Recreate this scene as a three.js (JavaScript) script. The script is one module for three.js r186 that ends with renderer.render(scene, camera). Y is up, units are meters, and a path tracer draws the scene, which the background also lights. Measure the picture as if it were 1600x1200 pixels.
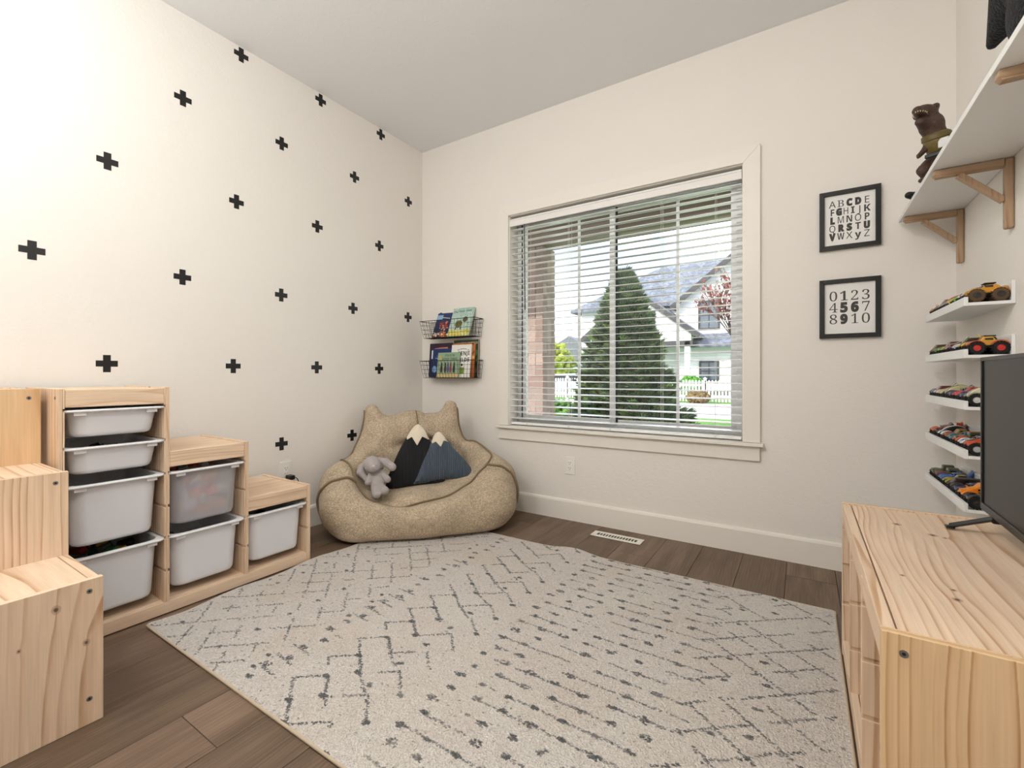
import * as THREE from 'three';
import { RoundedBoxGeometry } from 'three/addons/geometries/RoundedBoxGeometry.js';
import { mergeGeometries, mergeVertices } from 'three/addons/utils/BufferGeometryUtils.js';

// ---------- camera, sky, sun, room lamps, exposure ----------
const scene = new THREE.Scene();
const camera = new THREE.PerspectiveCamera(2 * Math.atan(600 / 711) * 180 / Math.PI, 1600 / 1200, 0.05, 300);
camera.position.set(2.629, 0.9577, 2.747);
camera.rotation.set(0, 32.6 * Math.PI / 180, 0);
camera.setViewOffset(1600, 1200, 0, 14, 1600, 1200);      // shift lens: verticals stay vertical
const renderer = new THREE.WebGLRenderer({ antialias: true });
renderer.toneMapping = THREE.LinearToneMapping;
renderer.toneMappingExposure = 1.0;
renderer.shadowMap.enabled = true;
const SUN = 3.5, LAMP = 2.7, LAMP_COOL = 2.7;
const sun = new THREE.DirectionalLight(0xfff3e0, SUN);
sun.position.set(-9, 14, 11); sun.target.position.set(2, 0, -10);
sun.shadow.mapSize.set(2048, 2048);
Object.assign(sun.shadow.camera, { left: -30, right: 30, top: 30, bottom: -30, near: 0.5, far: 90 });
scene.add(sun, sun.target);
const ROOM = { w: 3.198, d: 3.9, h: 2.779 };

// ---------- small tools ----------
function rng(seed) { let s = seed >>> 0; return () => { s = (s + 0x6D2B79F5) | 0; let t = Math.imul(s ^ (s >>> 15), 1 | s); t = (t + Math.imul(t ^ (t >>> 7), 61 | t)) ^ t; return ((t ^ (t >>> 14)) >>> 0) / 4294967296; }; }
function hash2(x, y, s) { let h = Math.imul(x, 374761393) ^ Math.imul(y, 668265263) ^ Math.imul(s, 1274126177); h = Math.imul(h ^ (h >>> 13), 1274126177); return ((h ^ (h >>> 16)) >>> 0) / 4294967296; }
function vnoise(x, y, s = 0) { const xi = Math.floor(x), yi = Math.floor(y); let fx = x - xi, fy = y - yi; fx = fx * fx * (3 - 2 * fx); fy = fy * fy * (3 - 2 * fy); const a = hash2(xi, yi, s), b = hash2(xi + 1, yi, s), c = hash2(xi, yi + 1, s), d = hash2(xi + 1, yi + 1, s); return a + (b - a) * fx + (c - a) * fy + (a - b - c + d) * fx * fy; }
function fbm(x, y, s = 0, o = 4) { let v = 0, a = 0.5, n = 0; for (let i = 0; i < o; i++) { v += a * vnoise(x, y, s + i * 17); n += a; a *= 0.5; x *= 2.03; y *= 2.03; } return v / n; }
function hash3(x, y, z, s) { return hash2(x + z * 157, y - z * 311, s); }
function noise3(x, y, z, s = 0) { const X = Math.floor(x), Y = Math.floor(y), Z = Math.floor(z), w = (t) => t * t * (3 - 2 * t), u = w(x - X), v = w(y - Y), q = w(z - Z); let r = 0; for (let i = 0; i < 8; i++) { const a = i & 1, b = (i >> 1) & 1, c = i >> 2; r += hash3(X + a, Y + b, Z + c, s) * (a ? u : 1 - u) * (b ? v : 1 - v) * (c ? q : 1 - q); } return r; }
const clamp = (x, a = 0, b = 1) => Math.min(b, Math.max(a, x));
const sstep = (a, b, x) => { const t = clamp((x - a) / (b - a)); return t * t * (3 - 2 * t); };
const lerp = (a, b, t) => a + (b - a) * t;
const V3 = (x, y, z) => new THREE.Vector3(x, y, z);

function dataTex(w, h, fn, srgb = true, mirror = false) {
  const d = new Uint8Array(w * h * 4);
  for (let j = 0; j < h; j++) for (let i = 0; i < w; i++) { const c = fn(i, j), k = (j * w + i) * 4; if (typeof c === 'number') { d[k] = d[k + 1] = d[k + 2] = clamp(c, 0, 255); } else { d[k] = clamp(c[0], 0, 255); d[k + 1] = clamp(c[1], 0, 255); d[k + 2] = clamp(c[2], 0, 255); } d[k + 3] = 255; }
  const t = new THREE.DataTexture(d, w, h, THREE.RGBAFormat);
  t.wrapS = t.wrapT = mirror ? THREE.MirroredRepeatWrapping : THREE.RepeatWrapping;
  t.magFilter = THREE.LinearFilter; t.minFilter = THREE.LinearMipmapLinearFilter; t.generateMipmaps = true;
  if (srgb) t.colorSpace = THREE.SRGBColorSpace;
  t.needsUpdate = true; return t;
}
function canvasTex(w, h, draw) {
  const c = document.createElement('canvas'); c.width = w; c.height = h; draw(c.getContext('2d'), w, h);
  const t = new THREE.CanvasTexture(c); t.colorSpace = THREE.SRGBColorSpace; t.magFilter = THREE.LinearFilter; return t;
}
const used = {};
function numbered(n) { const k = used[n] = (used[n] ?? -1) + 1; return k ? n + '_' + String(k).padStart(3, '0') : n; }
function tag(o, label, category, group) { o.userData.label = label; o.userData.category = category; if (group) o.userData.group = group; return o; }
function thing(name, label, category, pos = [0, 0, 0], turn = 0, group) {
  const o = new THREE.Group(); o.name = numbered(name); scene.add(o); o.position.set(...pos); o.rotation.y = turn; return tag(o, label, category, group);
}
function part(name, geo, mat, parent, label) { const m = new THREE.Mesh(Array.isArray(geo) ? merge(geo) : geo, mat); m.name = name; parent.add(m); if (label) m.userData.label = label; return m; }
function solo(name, geo, mat, label, category, group) { const m = new THREE.Mesh(Array.isArray(geo) ? merge(geo) : geo, mat); m.name = numbered(name); scene.add(m); return tag(m, label, category, group); }
function struct(name, geo, mat, parent) { const m = new THREE.Mesh(Array.isArray(geo) ? merge(geo) : geo, mat); m.name = name; (parent ?? scene).add(m); if (!parent) m.userData.kind = 'structure'; return m; }
function structGroup(name) { const g = new THREE.Group(); g.name = name; g.userData.kind = 'structure'; scene.add(g); return g; }
function merge(list) {
  const l = list.map((g) => { const n = g.index ? g.toNonIndexed() : g; for (const k of Object.keys(n.attributes)) if (!['position', 'normal', 'uv'].includes(k)) n.deleteAttribute(k); if (!n.attributes.uv) n.setAttribute('uv', new THREE.BufferAttribute(new Float32Array(n.attributes.position.count * 2), 2)); return n; });
  return l.length === 1 ? l[0] : mergeGeometries(l);
}
// uv in metres by the face's main direction; g is the grain axis, which runs along v
function boxUV(geo, g = 'y', off = [0, 0]) {
  const n = geo.index ? geo.toNonIndexed() : geo, p = n.attributes.position, uv = new Float32Array(p.count * 2), a = V3(), b = V3(), c = V3(), ax = ['x', 'y', 'z'];
  for (let i = 0; i < p.count; i += 3) {
    a.fromBufferAttribute(p, i); b.fromBufferAttribute(p, i + 1); c.fromBufferAttribute(p, i + 2);
    const nn = b.clone().sub(a).cross(c.clone().sub(a)), m = ['x', 'y', 'z'].reduce((s, k) => Math.abs(nn[k]) > Math.abs(nn[s]) ? k : s, 'x');
    const rest = ax.filter((k) => k !== m), v = rest.includes(g) ? g : rest[1], u = rest.find((k) => k !== v);
    [a, b, c].forEach((q, k) => { uv[(i + k) * 2] = q[u] + off[0] + (m === 'y' ? 0.13 : 0); uv[(i + k) * 2 + 1] = q[v] + off[1]; });
  }
  n.setAttribute('uv', new THREE.BufferAttribute(uv, 2)); return n;
}
function rbox(w, h, d, x = 0, y = 0, z = 0, r = 0.002, seg = 1) { const g = new RoundedBoxGeometry(w, h, d, seg, Math.min(r, w / 2.01, h / 2.01, d / 2.01)); g.translate(x, y, z); return g; }
function box(w, h, d, x = 0, y = 0, z = 0) { const g = new THREE.BoxGeometry(w, h, d); g.translate(x, y, z); return g; }
// box between two corners
function span(x0, x1, y0, y1, z0, z1, r = 0) { const a = [Math.abs(x1 - x0), Math.abs(y1 - y0), Math.abs(z1 - z0), (x0 + x1) / 2, (y0 + y1) / 2, (z0 + z1) / 2]; return r ? rbox(...a, r) : box(...a); }
function cyl(r0, r1, h, x, y, z, seg = 16, axis = 'y') { const g = new THREE.CylinderGeometry(r0, r1, h, seg); if (axis === 'x') g.rotateZ(Math.PI / 2); if (axis === 'z') g.rotateX(Math.PI / 2); g.translate(x, y, z); return g; }
function tube(pts, r, seg = 0, rad = 6, closed = false) { const v = pts.map((p) => V3(...p)); return new THREE.TubeGeometry(new THREE.CatmullRomCurve3(v, closed, 'catmullrom', 0.5), seg || pts.length * 4, r, rad, closed); }
function rod(a, b, r, rad = 5) { const A = V3(...a), B = V3(...b), L = A.distanceTo(B), g = new THREE.CylinderGeometry(r, r, L, rad); g.translate(0, L / 2, 0); g.applyQuaternion(new THREE.Quaternion().setFromUnitVectors(V3(0, 1, 0), B.clone().sub(A).normalize())); g.translate(...a); return g; }
function bar(a, b, w, t, r = 0.002) { const A = V3(...a), B = V3(...b), L = A.distanceTo(B), g = rbox(w, L, t, 0, L / 2, 0, r); const y = B.clone().sub(A).normalize(); g.applyQuaternion(new THREE.Quaternion().setFromUnitVectors(V3(0, 1, 0), y)); g.translate(...a); return g; }
function shape(pts) { const s = new THREE.Shape(); pts.forEach((p, i) => i ? s.lineTo(p[0], p[1]) : s.moveTo(p[0], p[1])); s.closePath(); return s; }
function extrude(pts, depth, bevel = 0, seg = 2, smooth = false) {
  let s; if (smooth) { s = new THREE.Shape(new THREE.SplineCurve([...pts, pts[0]].map((p) => new THREE.Vector2(...p))).getPoints(pts.length * 4)); } else s = shape(pts);
  return new THREE.ExtrudeGeometry(s, { depth, bevelEnabled: bevel > 0, bevelThickness: bevel, bevelSize: bevel, bevelOffset: -bevel, bevelSegments: seg, curveSegments: 8 });
}
// smooth surface of f(x,y,z) = 0 (negative inside) on a grid
function surface(f, lo, hi, cell) {
  const n = [0, 1, 2].map((k) => Math.ceil((hi[k] - lo[k]) / cell) + 1), [nx, ny, nz] = n, val = new Float32Array(nx * ny * nz), id = (i, j, k) => (k * ny + j) * nx + i;
  for (let k = 0; k < nz; k++) for (let j = 0; j < ny; j++) for (let i = 0; i < nx; i++) val[id(i, j, k)] = f(lo[0] + i * cell, lo[1] + j * cell, lo[2] + k * cell);
  const vid = new Int32Array(nx * ny * nz).fill(-1), pos = [], E = [[0, 1], [2, 3], [4, 5], [6, 7], [0, 2], [1, 3], [4, 6], [5, 7], [0, 4], [1, 5], [2, 6], [3, 7]];
  for (let k = 0; k < nz - 1; k++) for (let j = 0; j < ny - 1; j++) for (let i = 0; i < nx - 1; i++) {
    const c = []; let m = 0; for (let b = 0; b < 8; b++) { c[b] = val[id(i + (b & 1), j + ((b >> 1) & 1), k + (b >> 2))]; if (c[b] < 0) m |= 1 << b; }
    if (m === 0 || m === 255) continue; let x = 0, y = 0, z = 0, q = 0;
    for (const [a, b] of E) if ((c[a] < 0) !== (c[b] < 0)) { const t = c[a] / (c[a] - c[b]); x += lerp(a & 1, b & 1, t); y += lerp((a >> 1) & 1, (b >> 1) & 1, t); z += lerp(a >> 2, b >> 2, t); q++; }
    vid[id(i, j, k)] = pos.length / 3; pos.push(lo[0] + (i + x / q) * cell, lo[1] + (j + y / q) * cell, lo[2] + (k + z / q) * cell);
  }
  const idx = [], quad = (a, b, c, d, flip) => { if (a < 0 || b < 0 || c < 0 || d < 0) return; flip ? idx.push(a, c, b, a, d, c) : idx.push(a, b, c, a, c, d); };
  for (let k = 1; k < nz - 1; k++) for (let j = 1; j < ny - 1; j++) for (let i = 1; i < nx - 1; i++) {
    const s = val[id(i, j, k)] < 0, w = (a, b, c) => vid[id(i - a, j - b, k - c)];
    if (s !== (val[id(i + 1, j, k)] < 0)) quad(w(0, 1, 1), w(0, 0, 1), w(0, 0, 0), w(0, 1, 0), !s);
    if (s !== (val[id(i, j + 1, k)] < 0)) quad(w(1, 0, 1), w(1, 0, 0), w(0, 0, 0), w(0, 0, 1), !s);
    if (s !== (val[id(i, j, k + 1)] < 0)) quad(w(1, 1, 0), w(0, 1, 0), w(0, 0, 0), w(1, 0, 0), !s);
  }
  const g = new THREE.BufferGeometry(), nor = new Float32Array(pos.length), e = cell * 0.5;
  for (let i = 0; i < pos.length; i += 3) {
    const [x, y, z] = [pos[i], pos[i + 1], pos[i + 2]], v = V3(f(x + e, y, z) - f(x - e, y, z), f(x, y + e, z) - f(x, y - e, z), f(x, y, z + e) - f(x, y, z - e)).normalize();
    nor[i] = v.x; nor[i + 1] = v.y; nor[i + 2] = v.z;
  }
  g.setAttribute('position', new THREE.Float32BufferAttribute(pos, 3)); g.setAttribute('normal', new THREE.BufferAttribute(nor, 3)); g.setIndex(idx);
  // orientation check: make faces agree with the gradient
  const t = idx.slice(0, 3).map((q) => V3(pos[q * 3], pos[q * 3 + 1], pos[q * 3 + 2])), fn = t[1].clone().sub(t[0]).cross(t[2].clone().sub(t[0]));
  if (fn.dot(V3(nor[idx[0] * 3], nor[idx[0] * 3 + 1], nor[idx[0] * 3 + 2])) < 0) { for (let q = 0; q < idx.length; q += 3) { const a = idx[q + 1]; idx[q + 1] = idx[q + 2]; idx[q + 2] = a; } g.setIndex(idx); }
  return boxUV(g);
}
const smin = (a, b, k) => { const h = Math.max(k - Math.abs(a - b), 0) / k; return Math.min(a, b) - h * h * k * 0.25; };
const smax = (a, b, k) => -smin(-a, -b, k);
const ell = (x, y, z, c, r) => { const px = (x - c[0]) / r[0], py = (y - c[1]) / r[1], pz = (z - c[2]) / r[2], k0 = Math.hypot(px, py, pz), k1 = Math.hypot(px / r[0], py / r[1], pz / r[2]); return k1 < 1e-6 ? -Math.min(...r) : k0 * (k0 - 1) / k1; };
const cap = (x, y, z, a, b, ra, rb = ra) => { const ax = b[0] - a[0], ay = b[1] - a[1], az = b[2] - a[2], t = clamp(((x - a[0]) * ax + (y - a[1]) * ay + (z - a[2]) * az) / (ax * ax + ay * ay + az * az)); return Math.hypot(x - a[0] - ax * t, y - a[1] - ay * t, z - a[2] - az * t) - lerp(ra, rb, t); };
function polyDist(x, y, P) { let d = 1e9, s = -1; for (let i = 0, j = P.length - 1; i < P.length; j = i++) { const [ax, ay] = P[i], [bx, by] = P[j], ex = bx - ax, ey = by - ay, t = clamp(((x - ax) * ex + (y - ay) * ey) / (ex * ex + ey * ey)); d = Math.min(d, Math.hypot(x - ax - ex * t, y - ay - ey * t)); if ((ay > y) !== (by > y) && x < (bx - ax) * (y - ay) / (by - ay) + ax) s = -s; } return s * d; } // positive inside
const mat = (color, roughness = 0.6, extra = {}) => new THREE.MeshPhysicalMaterial({ color, roughness, ...extra });

// ---------- sky: blue with broken white cloud ----------
{
  const w = 1024, h = 512, d = new Float32Array(w * h * 4);
  for (let j = 0; j < h; j++) for (let i = 0; i < w; i++) {
    const el = ((j + 0.5) / h - 0.5) * Math.PI, az = (i + 0.5) / w * Math.PI * 2, x = Math.cos(el) * Math.cos(az), z = Math.cos(el) * Math.sin(az), y = Math.sin(el);
    let n = 0, a = 0.55; for (let o = 0, s = 2.6; o < 5; o++, s *= 2.1, a *= 0.5) n += a * noise3(x * s + 9.3, y * s * 1.7 + 4.1, z * s + 2.7, 5 + o);
    const c = sstep(0.40, 0.56, n), hz = Math.exp(-Math.max(y, 0) * 7), k = (j * w + i) * 4, up = clamp(y * 1.3);
    const b = [lerp(0.68, 0.40, up), lerp(0.92, 0.68, up), lerp(1.3, 1.2, up)], cl = [3.7, 3.75, 3.9], m = Math.max(c, hz * 0.8);
    for (let q = 0; q < 3; q++) d[k + q] = y < 0 ? 0.8 : lerp(b[q], cl[q], m); d[k + 3] = 1;
  }
  const t = new THREE.DataTexture(d, w, h, THREE.RGBAFormat, THREE.FloatType); t.mapping = THREE.EquirectangularReflectionMapping; t.magFilter = THREE.LinearFilter; t.needsUpdate = true;
  scene.background = t;
}

// ---------- shared textures and materials ----------
function pineTex(seed, knots = [], opt = {}) {
  const { early = [236, 217, 194], late = [190, 152, 117], freq = 40, cath = 0.5, amp = 1 } = opt;
  return dataTex(512, 1024, (i, j) => {
    const u = i / 512 * 0.5, v = j / 1024; let s = u + amp * (0.05 * (fbm(u * 5, v * 1.6, seed, 3) - 0.5) + 0.16 * (fbm(u * 1.5, v * 0.9, seed + 9, 2) - 0.5)) + cath * (u - 0.25) * (u - 0.25) * 1.4, dark = 0;
    for (const [ku, kv, r] of knots) {
      const du = (u - ku) / r, dv = (v - kv) / r, q = Math.hypot(du, dv * 0.42), e = Math.exp(-q * q * 0.32);
      s += Math.sign(du || 1) * e * r * 1.15 * (1 - Math.exp(-Math.abs(du) * 1.2));
      const k = Math.hypot(du, dv * 0.8) + 0.25 * (fbm(u * 90, v * 90, seed + 3, 2) - 0.5);
      dark = Math.max(dark, 0.95 * (1 - sstep(0.25, 0.5, k)), 0.5 * (1 - sstep(0.5, 1.15, k)) * (0.7 + 0.3 * Math.sin(k * 18)));
    }
    const ph = s * freq + 2.2 * fbm(s * 9 + seed, v * 0.25, seed + 31, 2), t = ph - Math.floor(ph), w = clamp(1.5 * vnoise(Math.floor(ph) * 3.71 + 0.5, v * 1.1, seed + 5) - 0.18) * (0.7 + 0.6 * (fbm(u * 60, v * 12, seed + 41, 2) - 0.3));
    const ring = (0.3 * sstep(0.1, 0.8, t) + 0.7 * sstep(0.62, 0.9, t)) * (1 - sstep(0.93, 1.0, t)) * w;
    const fine = (fbm(u * 420, v * 9, seed + 7, 2) - 0.5) * 14 + (fbm(u * 70, v * 5, seed + 8, 3) - 0.5) * 20;
    const tint = (fbm(u * 4, v * 2, seed + 12, 2) - 0.5) * 14;
    return [0, 1, 2].map((q) => lerp(lerp(early[q], late[q], ring * 0.95), [104, 78, 62][q], dark) + fine + tint * [0.6, 0.9, 1.2][q]);
  }, true, true);
}
const woodMats = [
  pineTex(11, [[0.10, 0.22, 0.012], [0.36, 0.62, 0.016]]), pineTex(23, [[0.31, 0.30, 0.014]]), pineTex(37, [], { freq: 62, cath: 0.1, amp: 0.6 }),
  pineTex(41, [[0.2, 0.55, 0.018], [0.40, 0.2, 0.010], [0.12, 0.86, 0.012]], { cath: 1.2 }), pineTex(59, [], { freq: 34, cath: 1.6 }),
  pineTex(67, [[0.036, 0.227, 0.0085], [0.095, 0.341, 0.011], [0.163, 0.267, 0.005], [0.29, 0.12, 0.01]], { freq: 44, cath: 1.0 }),
  pineTex(83, [[0.318, 0.191, 0.012], [0.251, 0.258, 0.012], [0.228, 0.27, 0.006], [0.297, 0.716, 0.009], [0.292, 0.665, 0.006], [0.368, 0.631, 0.006], [0.14, 0.5, 0.007]], { freq: 46, cath: 1.5 }),
].map((map) => { map.repeat.set(2, 1); return new THREE.MeshPhysicalMaterial({ map, color: 0xfff6ee, roughness: 0.62, bumpMap: map, bumpScale: -0.0004 }); });
const woodYellow = woodMats.map((m) => { const c = m.clone(); c.color.set(0xf4e2c6); return c; });
let woodAt = 0; const wrnd = rng(77);
function plank(w, h, d, x, y, z, g, r = 0.0025) { return boxUV(rbox(w, h, d, x, y, z, r), g, [wrnd() * 3, wrnd() * 3]); }
function wspan(x0, x1, y0, y1, z0, z1, g, r = 0.0025) { return plank(Math.abs(x1 - x0), Math.abs(y1 - y0), Math.abs(z1 - z0), (x0 + x1) / 2, (y0 + y1) / 2, (z0 + z1) / 2, g, r); }
const wood = () => woodMats[woodAt++ % 5];

const wallBump = dataTex(512, 512, (i, j) => 255 * (0.6 * fbm(i / 512 * 64, j / 512 * 64, 3, 3) + 0.4 * fbm(i / 512 * 22, j / 512 * 22, 4, 2)), false, true); wallBump.repeat.set(2, 2);
const paint = mat(0xf0ebe4, 0.72, { bumpMap: wallBump, bumpScale: 0.0012 });
const ceilPaint = mat(0xf1f1f2, 0.85, { bumpMap: wallBump, bumpScale: 0.0007 });
const trimPaint = mat(0xf2ede4, 0.42);
const whitePaint = mat(0xf3f3f2, 0.4);
const fuzz = dataTex(512, 512, (i, j) => { const a = fbm(i / 512 * 128, j / 512 * 128, 71, 2), b = fbm(i / 512 * 40, j / 512 * 40, 72, 3); return 255 * (0.7 * a + 0.3 * b); }, false, true); fuzz.repeat.set(2.2, 2.2);
const steel = mat(0x9a9a98, 0.35, { metalness: 0.9 }), darkSlot = mat(0x1c1b1a, 0.7), blackMetal = mat(0x17171a, 0.45, { metalness: 0.4 });

// ---------- the room shell ----------
{
  const W = ROOM.w, D = ROOM.d, H = ROOM.h, T = 0.14, w0 = 0.85, w1 = 2.356, h0 = 0.585, h1 = 2.098;
  struct('wall_back', [span(-T, w0, -0.3, H + 0.12, -T, 0), span(w1, W + T, -0.3, H + 0.12, -T, 0), span(w0, w1, h1, H + 0.12, -T, 0), span(w0, w1, -0.3, h0, -T, 0)].map((g) => boxUV(g)), paint);
  struct('wall_left', boxUV(span(-T, 0, -0.3, H + 0.12, 0, D)), paint);
  struct('wall_right', boxUV(span(W, W + T, -0.3, H + 0.12, 0, D)), paint);
  struct('wall_front', boxUV(span(-T, W + T, -0.3, H + 0.12, D, D + T)), paint);
  struct('ceiling', boxUV(span(0, W, H, H + 0.12, 0, D)), ceilPaint);
  // plank floor
  const floor = structGroup('floor');
  struct('subfloor', span(0, W, -0.05, -0.0105, 0, D), mat(0x2a211a, 0.9), floor);
  const tones = [[1, 1], [0.94, 0.99], [1.03, 1.01], [0.97, 1.0]];
  const fm = [5, 15, 25, 35].map((seed, q) => {
    const map = dataTex(256, 1024, (i, j) => {
      const u = i / 256 * 0.2, v = j / 1024 * 1.25, wv = 0.03 * (fbm(u * 9, v * 2.2, seed, 3) - 0.5), s = u + wv + 0.02 * Math.sin(v * 3 + seed), ph = s * 85, t = ph - Math.floor(ph);
      const g = sstep(0.4, 0.9, t) * 13 * vnoise(Math.floor(ph), v * 2, seed + 2), f = (fbm(u * 500, v * 14, seed + 4, 2) - 0.5) * 26, c = (fbm(u * 22, v * 3.2, seed + 6, 3) - 0.5) * 44;
      const m = tones[q][0]; return [(119 + c + f - g) * m, (98 + c * 0.94 + f - g) * m, (80 + c * 0.86 + f - g) * m * tones[q][1]];
    }, true, true); map.repeat.set(5, 0.8); return mat(0xffffff, 0.5, { map, bumpMap: map, bumpScale: 0.0006 });
  });
  const r = rng(5); let col = 0;
  for (let x = -0.04; x < W; x += 0.2, col++) {
    const x0 = Math.max(0, x), x1 = Math.min(W, x + 0.2); let z = -1.22 + [0.82, 0.35, 1.05, 0.6, 0.82, 0.2, 0.95, 0.5][col % 8] * 1.0;
    if (col === 3) z = 2.04 - 2.44;
    for (; z < D; z += 1.22) {
      const z0 = Math.max(0, z), z1 = Math.min(D, z + 1.22); if (z1 - z0 < 0.02) continue;
      const g = rbox(x1 - x0 - 0.0016, 0.012, z1 - z0 - 0.0016, (x0 + x1) / 2, -0.006, (z0 + z1) / 2, 0.0012);
      struct('plank', boxUV(g, 'z', [Math.floor(r() * 7) * 0.2 - x, r() * 5]), fm[Math.floor(r() * 4)], floor);
    }
  }
  // baseboards
  const bb = (len) => [[0, 0], [0.016, 0], [0.016, 0.118], [0.012, 0.128], [0.004, 0.133], [0, 0.133]];
  const base = (len) => { const g = new THREE.ExtrudeGeometry(shape(bb()), { depth: len, bevelEnabled: false }); return g; };
  let g = base(W); g.applyMatrix4(new THREE.Matrix4().set(0, 0, 1, 0, 0, 1, 0, 0, 1, 0, 0, 0, 0, 0, 0, 1));
  flip(g); struct('baseboard_back', g, trimPaint);
  g = base(D - 0.02); g.translate(0, 0, 0.018); struct('baseboard_left', g, trimPaint);
  g = base(D - 0.02); g.rotateY(Math.PI); g.translate(W, 0, D); struct('baseboard_right', g, trimPaint);
}
function flip(g) { const p = g.index; if (p) { for (let i = 0; i < p.count; i += 3) { const a = p.getX(i + 1); p.setX(i + 1, p.getX(i + 2)); p.setX(i + 2, a); } } else for (const k of Object.keys(g.attributes)) { const at = g.attributes[k], n = at.itemSize, arr = at.array; for (let i = 0; i < at.count; i += 3) for (let c = 0; c < n; c++) { const A = (i + 1) * n + c, B = (i + 2) * n + c, t = arr[A]; arr[A] = arr[B]; arr[B] = t; } } g.computeVertexNormals(); return g; }

// ---------- ceiling lights of the room, above and behind the camera's view ----------
function ceilingLight(x, z, color, power, label) {
  const t = thing('ceiling_light', label, 'ceiling light', [x, ROOM.h, z]), y = -0.4;
  part('canopy', new THREE.LatheGeometry([[0, -0.028], [0.05, -0.026], [0.066, -0.016], [0.068, 0], [0, 0]].map((p) => new THREE.Vector2(...p)), 32), steel, t);
  part('stem', rod([0, -0.026, 0], [0, y + 0.115, 0], 0.007, 12), steel, t);
  part('collar', cyl(0.03, 0.04, 0.03, 0, y + 0.115, 0, 24), steel, t);
  const b = new THREE.SphereGeometry(0.11, 32, 20); b.translate(0, y, 0);
  part('globe_shade', b, mat(0xffffff, 0.5, { emissive: color, emissiveIntensity: 1.5 }), t, 'glowing opal glass globe');
  const l = new THREE.PointLight(color, power, 0, 2); l.position.set(x, ROOM.h + y, z); l.shadow.radius = 5; l.shadow.mapSize.set(1024, 1024); l.castShadow = true; scene.add(l);
}
ceilingLight(2.0, 2.45, new THREE.Color(1, 0.955, 0.9), LAMP, 'warm white opal globe hanging from the middle of the ceiling');
ceilingLight(0.9, 3.0, new THREE.Color(0.93, 0.98, 1), LAMP_COOL, 'cool white opal globe hanging from the ceiling near the left wall');

// ---------- window with casing, sill, sashes ----------
{
  const win = structGroup('window_1'), x0 = 0.85, x1 = 2.356, y0 = 0.598, y1 = 2.098, vinyl = mat(0xf4f5f6, 0.35), gasket = mat(0x23262a, 0.6);
  const cw = 0.083, ct = 0.02;
  // mitred casing
  const miter = (pts) => extrude(pts, ct - 0.003, 0.0015, 1);
  struct('side_casing', miter([[x0 - cw, y0], [x0, y0], [x0, y1], [x0 - cw, y1 + cw]]), trimPaint, win);
  struct('side_casing', miter([[x1, y0], [x1 + cw, y0], [x1 + cw, y1 + cw], [x1, y1]]), trimPaint, win);
  struct('head_casing', miter([[x0 - cw, y1 + cw], [x0, y1 + 0.0004], [x1, y1 + 0.0004], [x1 + cw, y1 + cw]]), trimPaint, win);
  struct('sill', [rbox(x1 - x0 + 2 * cw + 0.03, 0.018, 0.045, (x0 + x1) / 2, y0 - 0.0105, 0.0195, 0.003), span(x0, x1, y0 - 0.02, y0 - 0.0015, -0.1, -0.002)], trimPaint, win);
  struct('apron', rbox(x1 - x0 + 2 * cw - 0.004, 0.078, 0.017, (x0 + x1) / 2, y0 - 0.059, 0.0085, 0.002), trimPaint, win);
  // jamb lining
  struct('jamb', [span(x0, x0 + 0.004, y0, y1, -0.1, 0.001), span(x1 - 0.004, x1, y0, y1, -0.1, 0.001), span(x0, x1, y1 - 0.004, y1, -0.1, 0.001)], trimPaint, win);
  const zf = -0.125, fr = (a, b, c, d, t, z, dz, m = vinyl, n = 'frame') => struct(n, [span(a, b, c, c + t, z - dz, z + dz, 0.002), span(a, b, d - t, d, z - dz, z + dz, 0.002), span(a, a + t, c + t, d - t, z - dz, z + dz, 0.002), span(b - t, b, c + t, d - t, z - dz, z + dz, 0.002)], m, win);
  fr(x0, x1, y0 - 0.01, y1, 0.045, zf, 0.014);
  const mid = 1.59;
  fr(x0 + 0.045, mid + 0.01, y0 + 0.036, y1 - 0.046, 0.036, -0.112, 0.012, vinyl, 'sliding_sash');
  fr(mid - 0.02, x1 - 0.045, y0 + 0.036, y1 - 0.046, 0.03, -0.136, 0.011, vinyl, 'fixed_sash');
  struct('gasket', [span(x0 + 0.045, x0 + 0.052, y0 + 0.036, y1 - 0.046, -0.1, -0.096), span(mid + 0.01, mid + 0.022, y0 + 0.036, y1 - 0.046, -0.124, -0.118)], gasket, win);
  struct('grille_bar', [span(1.335, 1.353, y0 + 0.07, y1 - 0.08, -0.116, -0.108)], vinyl, win);
  struct('grille_bar', [span(1.977, 1.995, y0 + 0.066, y1 - 0.076, -0.14, -0.132)], vinyl, win);
  const glass = new THREE.MeshPhysicalMaterial({ color: 0xffffff, roughness: 0, transmission: 1, thickness: 0, ior: 1.5, specularIntensity: 0.6 });
  struct('pane', span(x0 + 0.08, mid - 0.02, y0 + 0.07, y1 - 0.08, -0.113, -0.111), glass, win);
  struct('pane', span(mid + 0.008, x1 - 0.074, y0 + 0.065, y1 - 0.075, -0.137, -0.135), glass, win);
}
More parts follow.
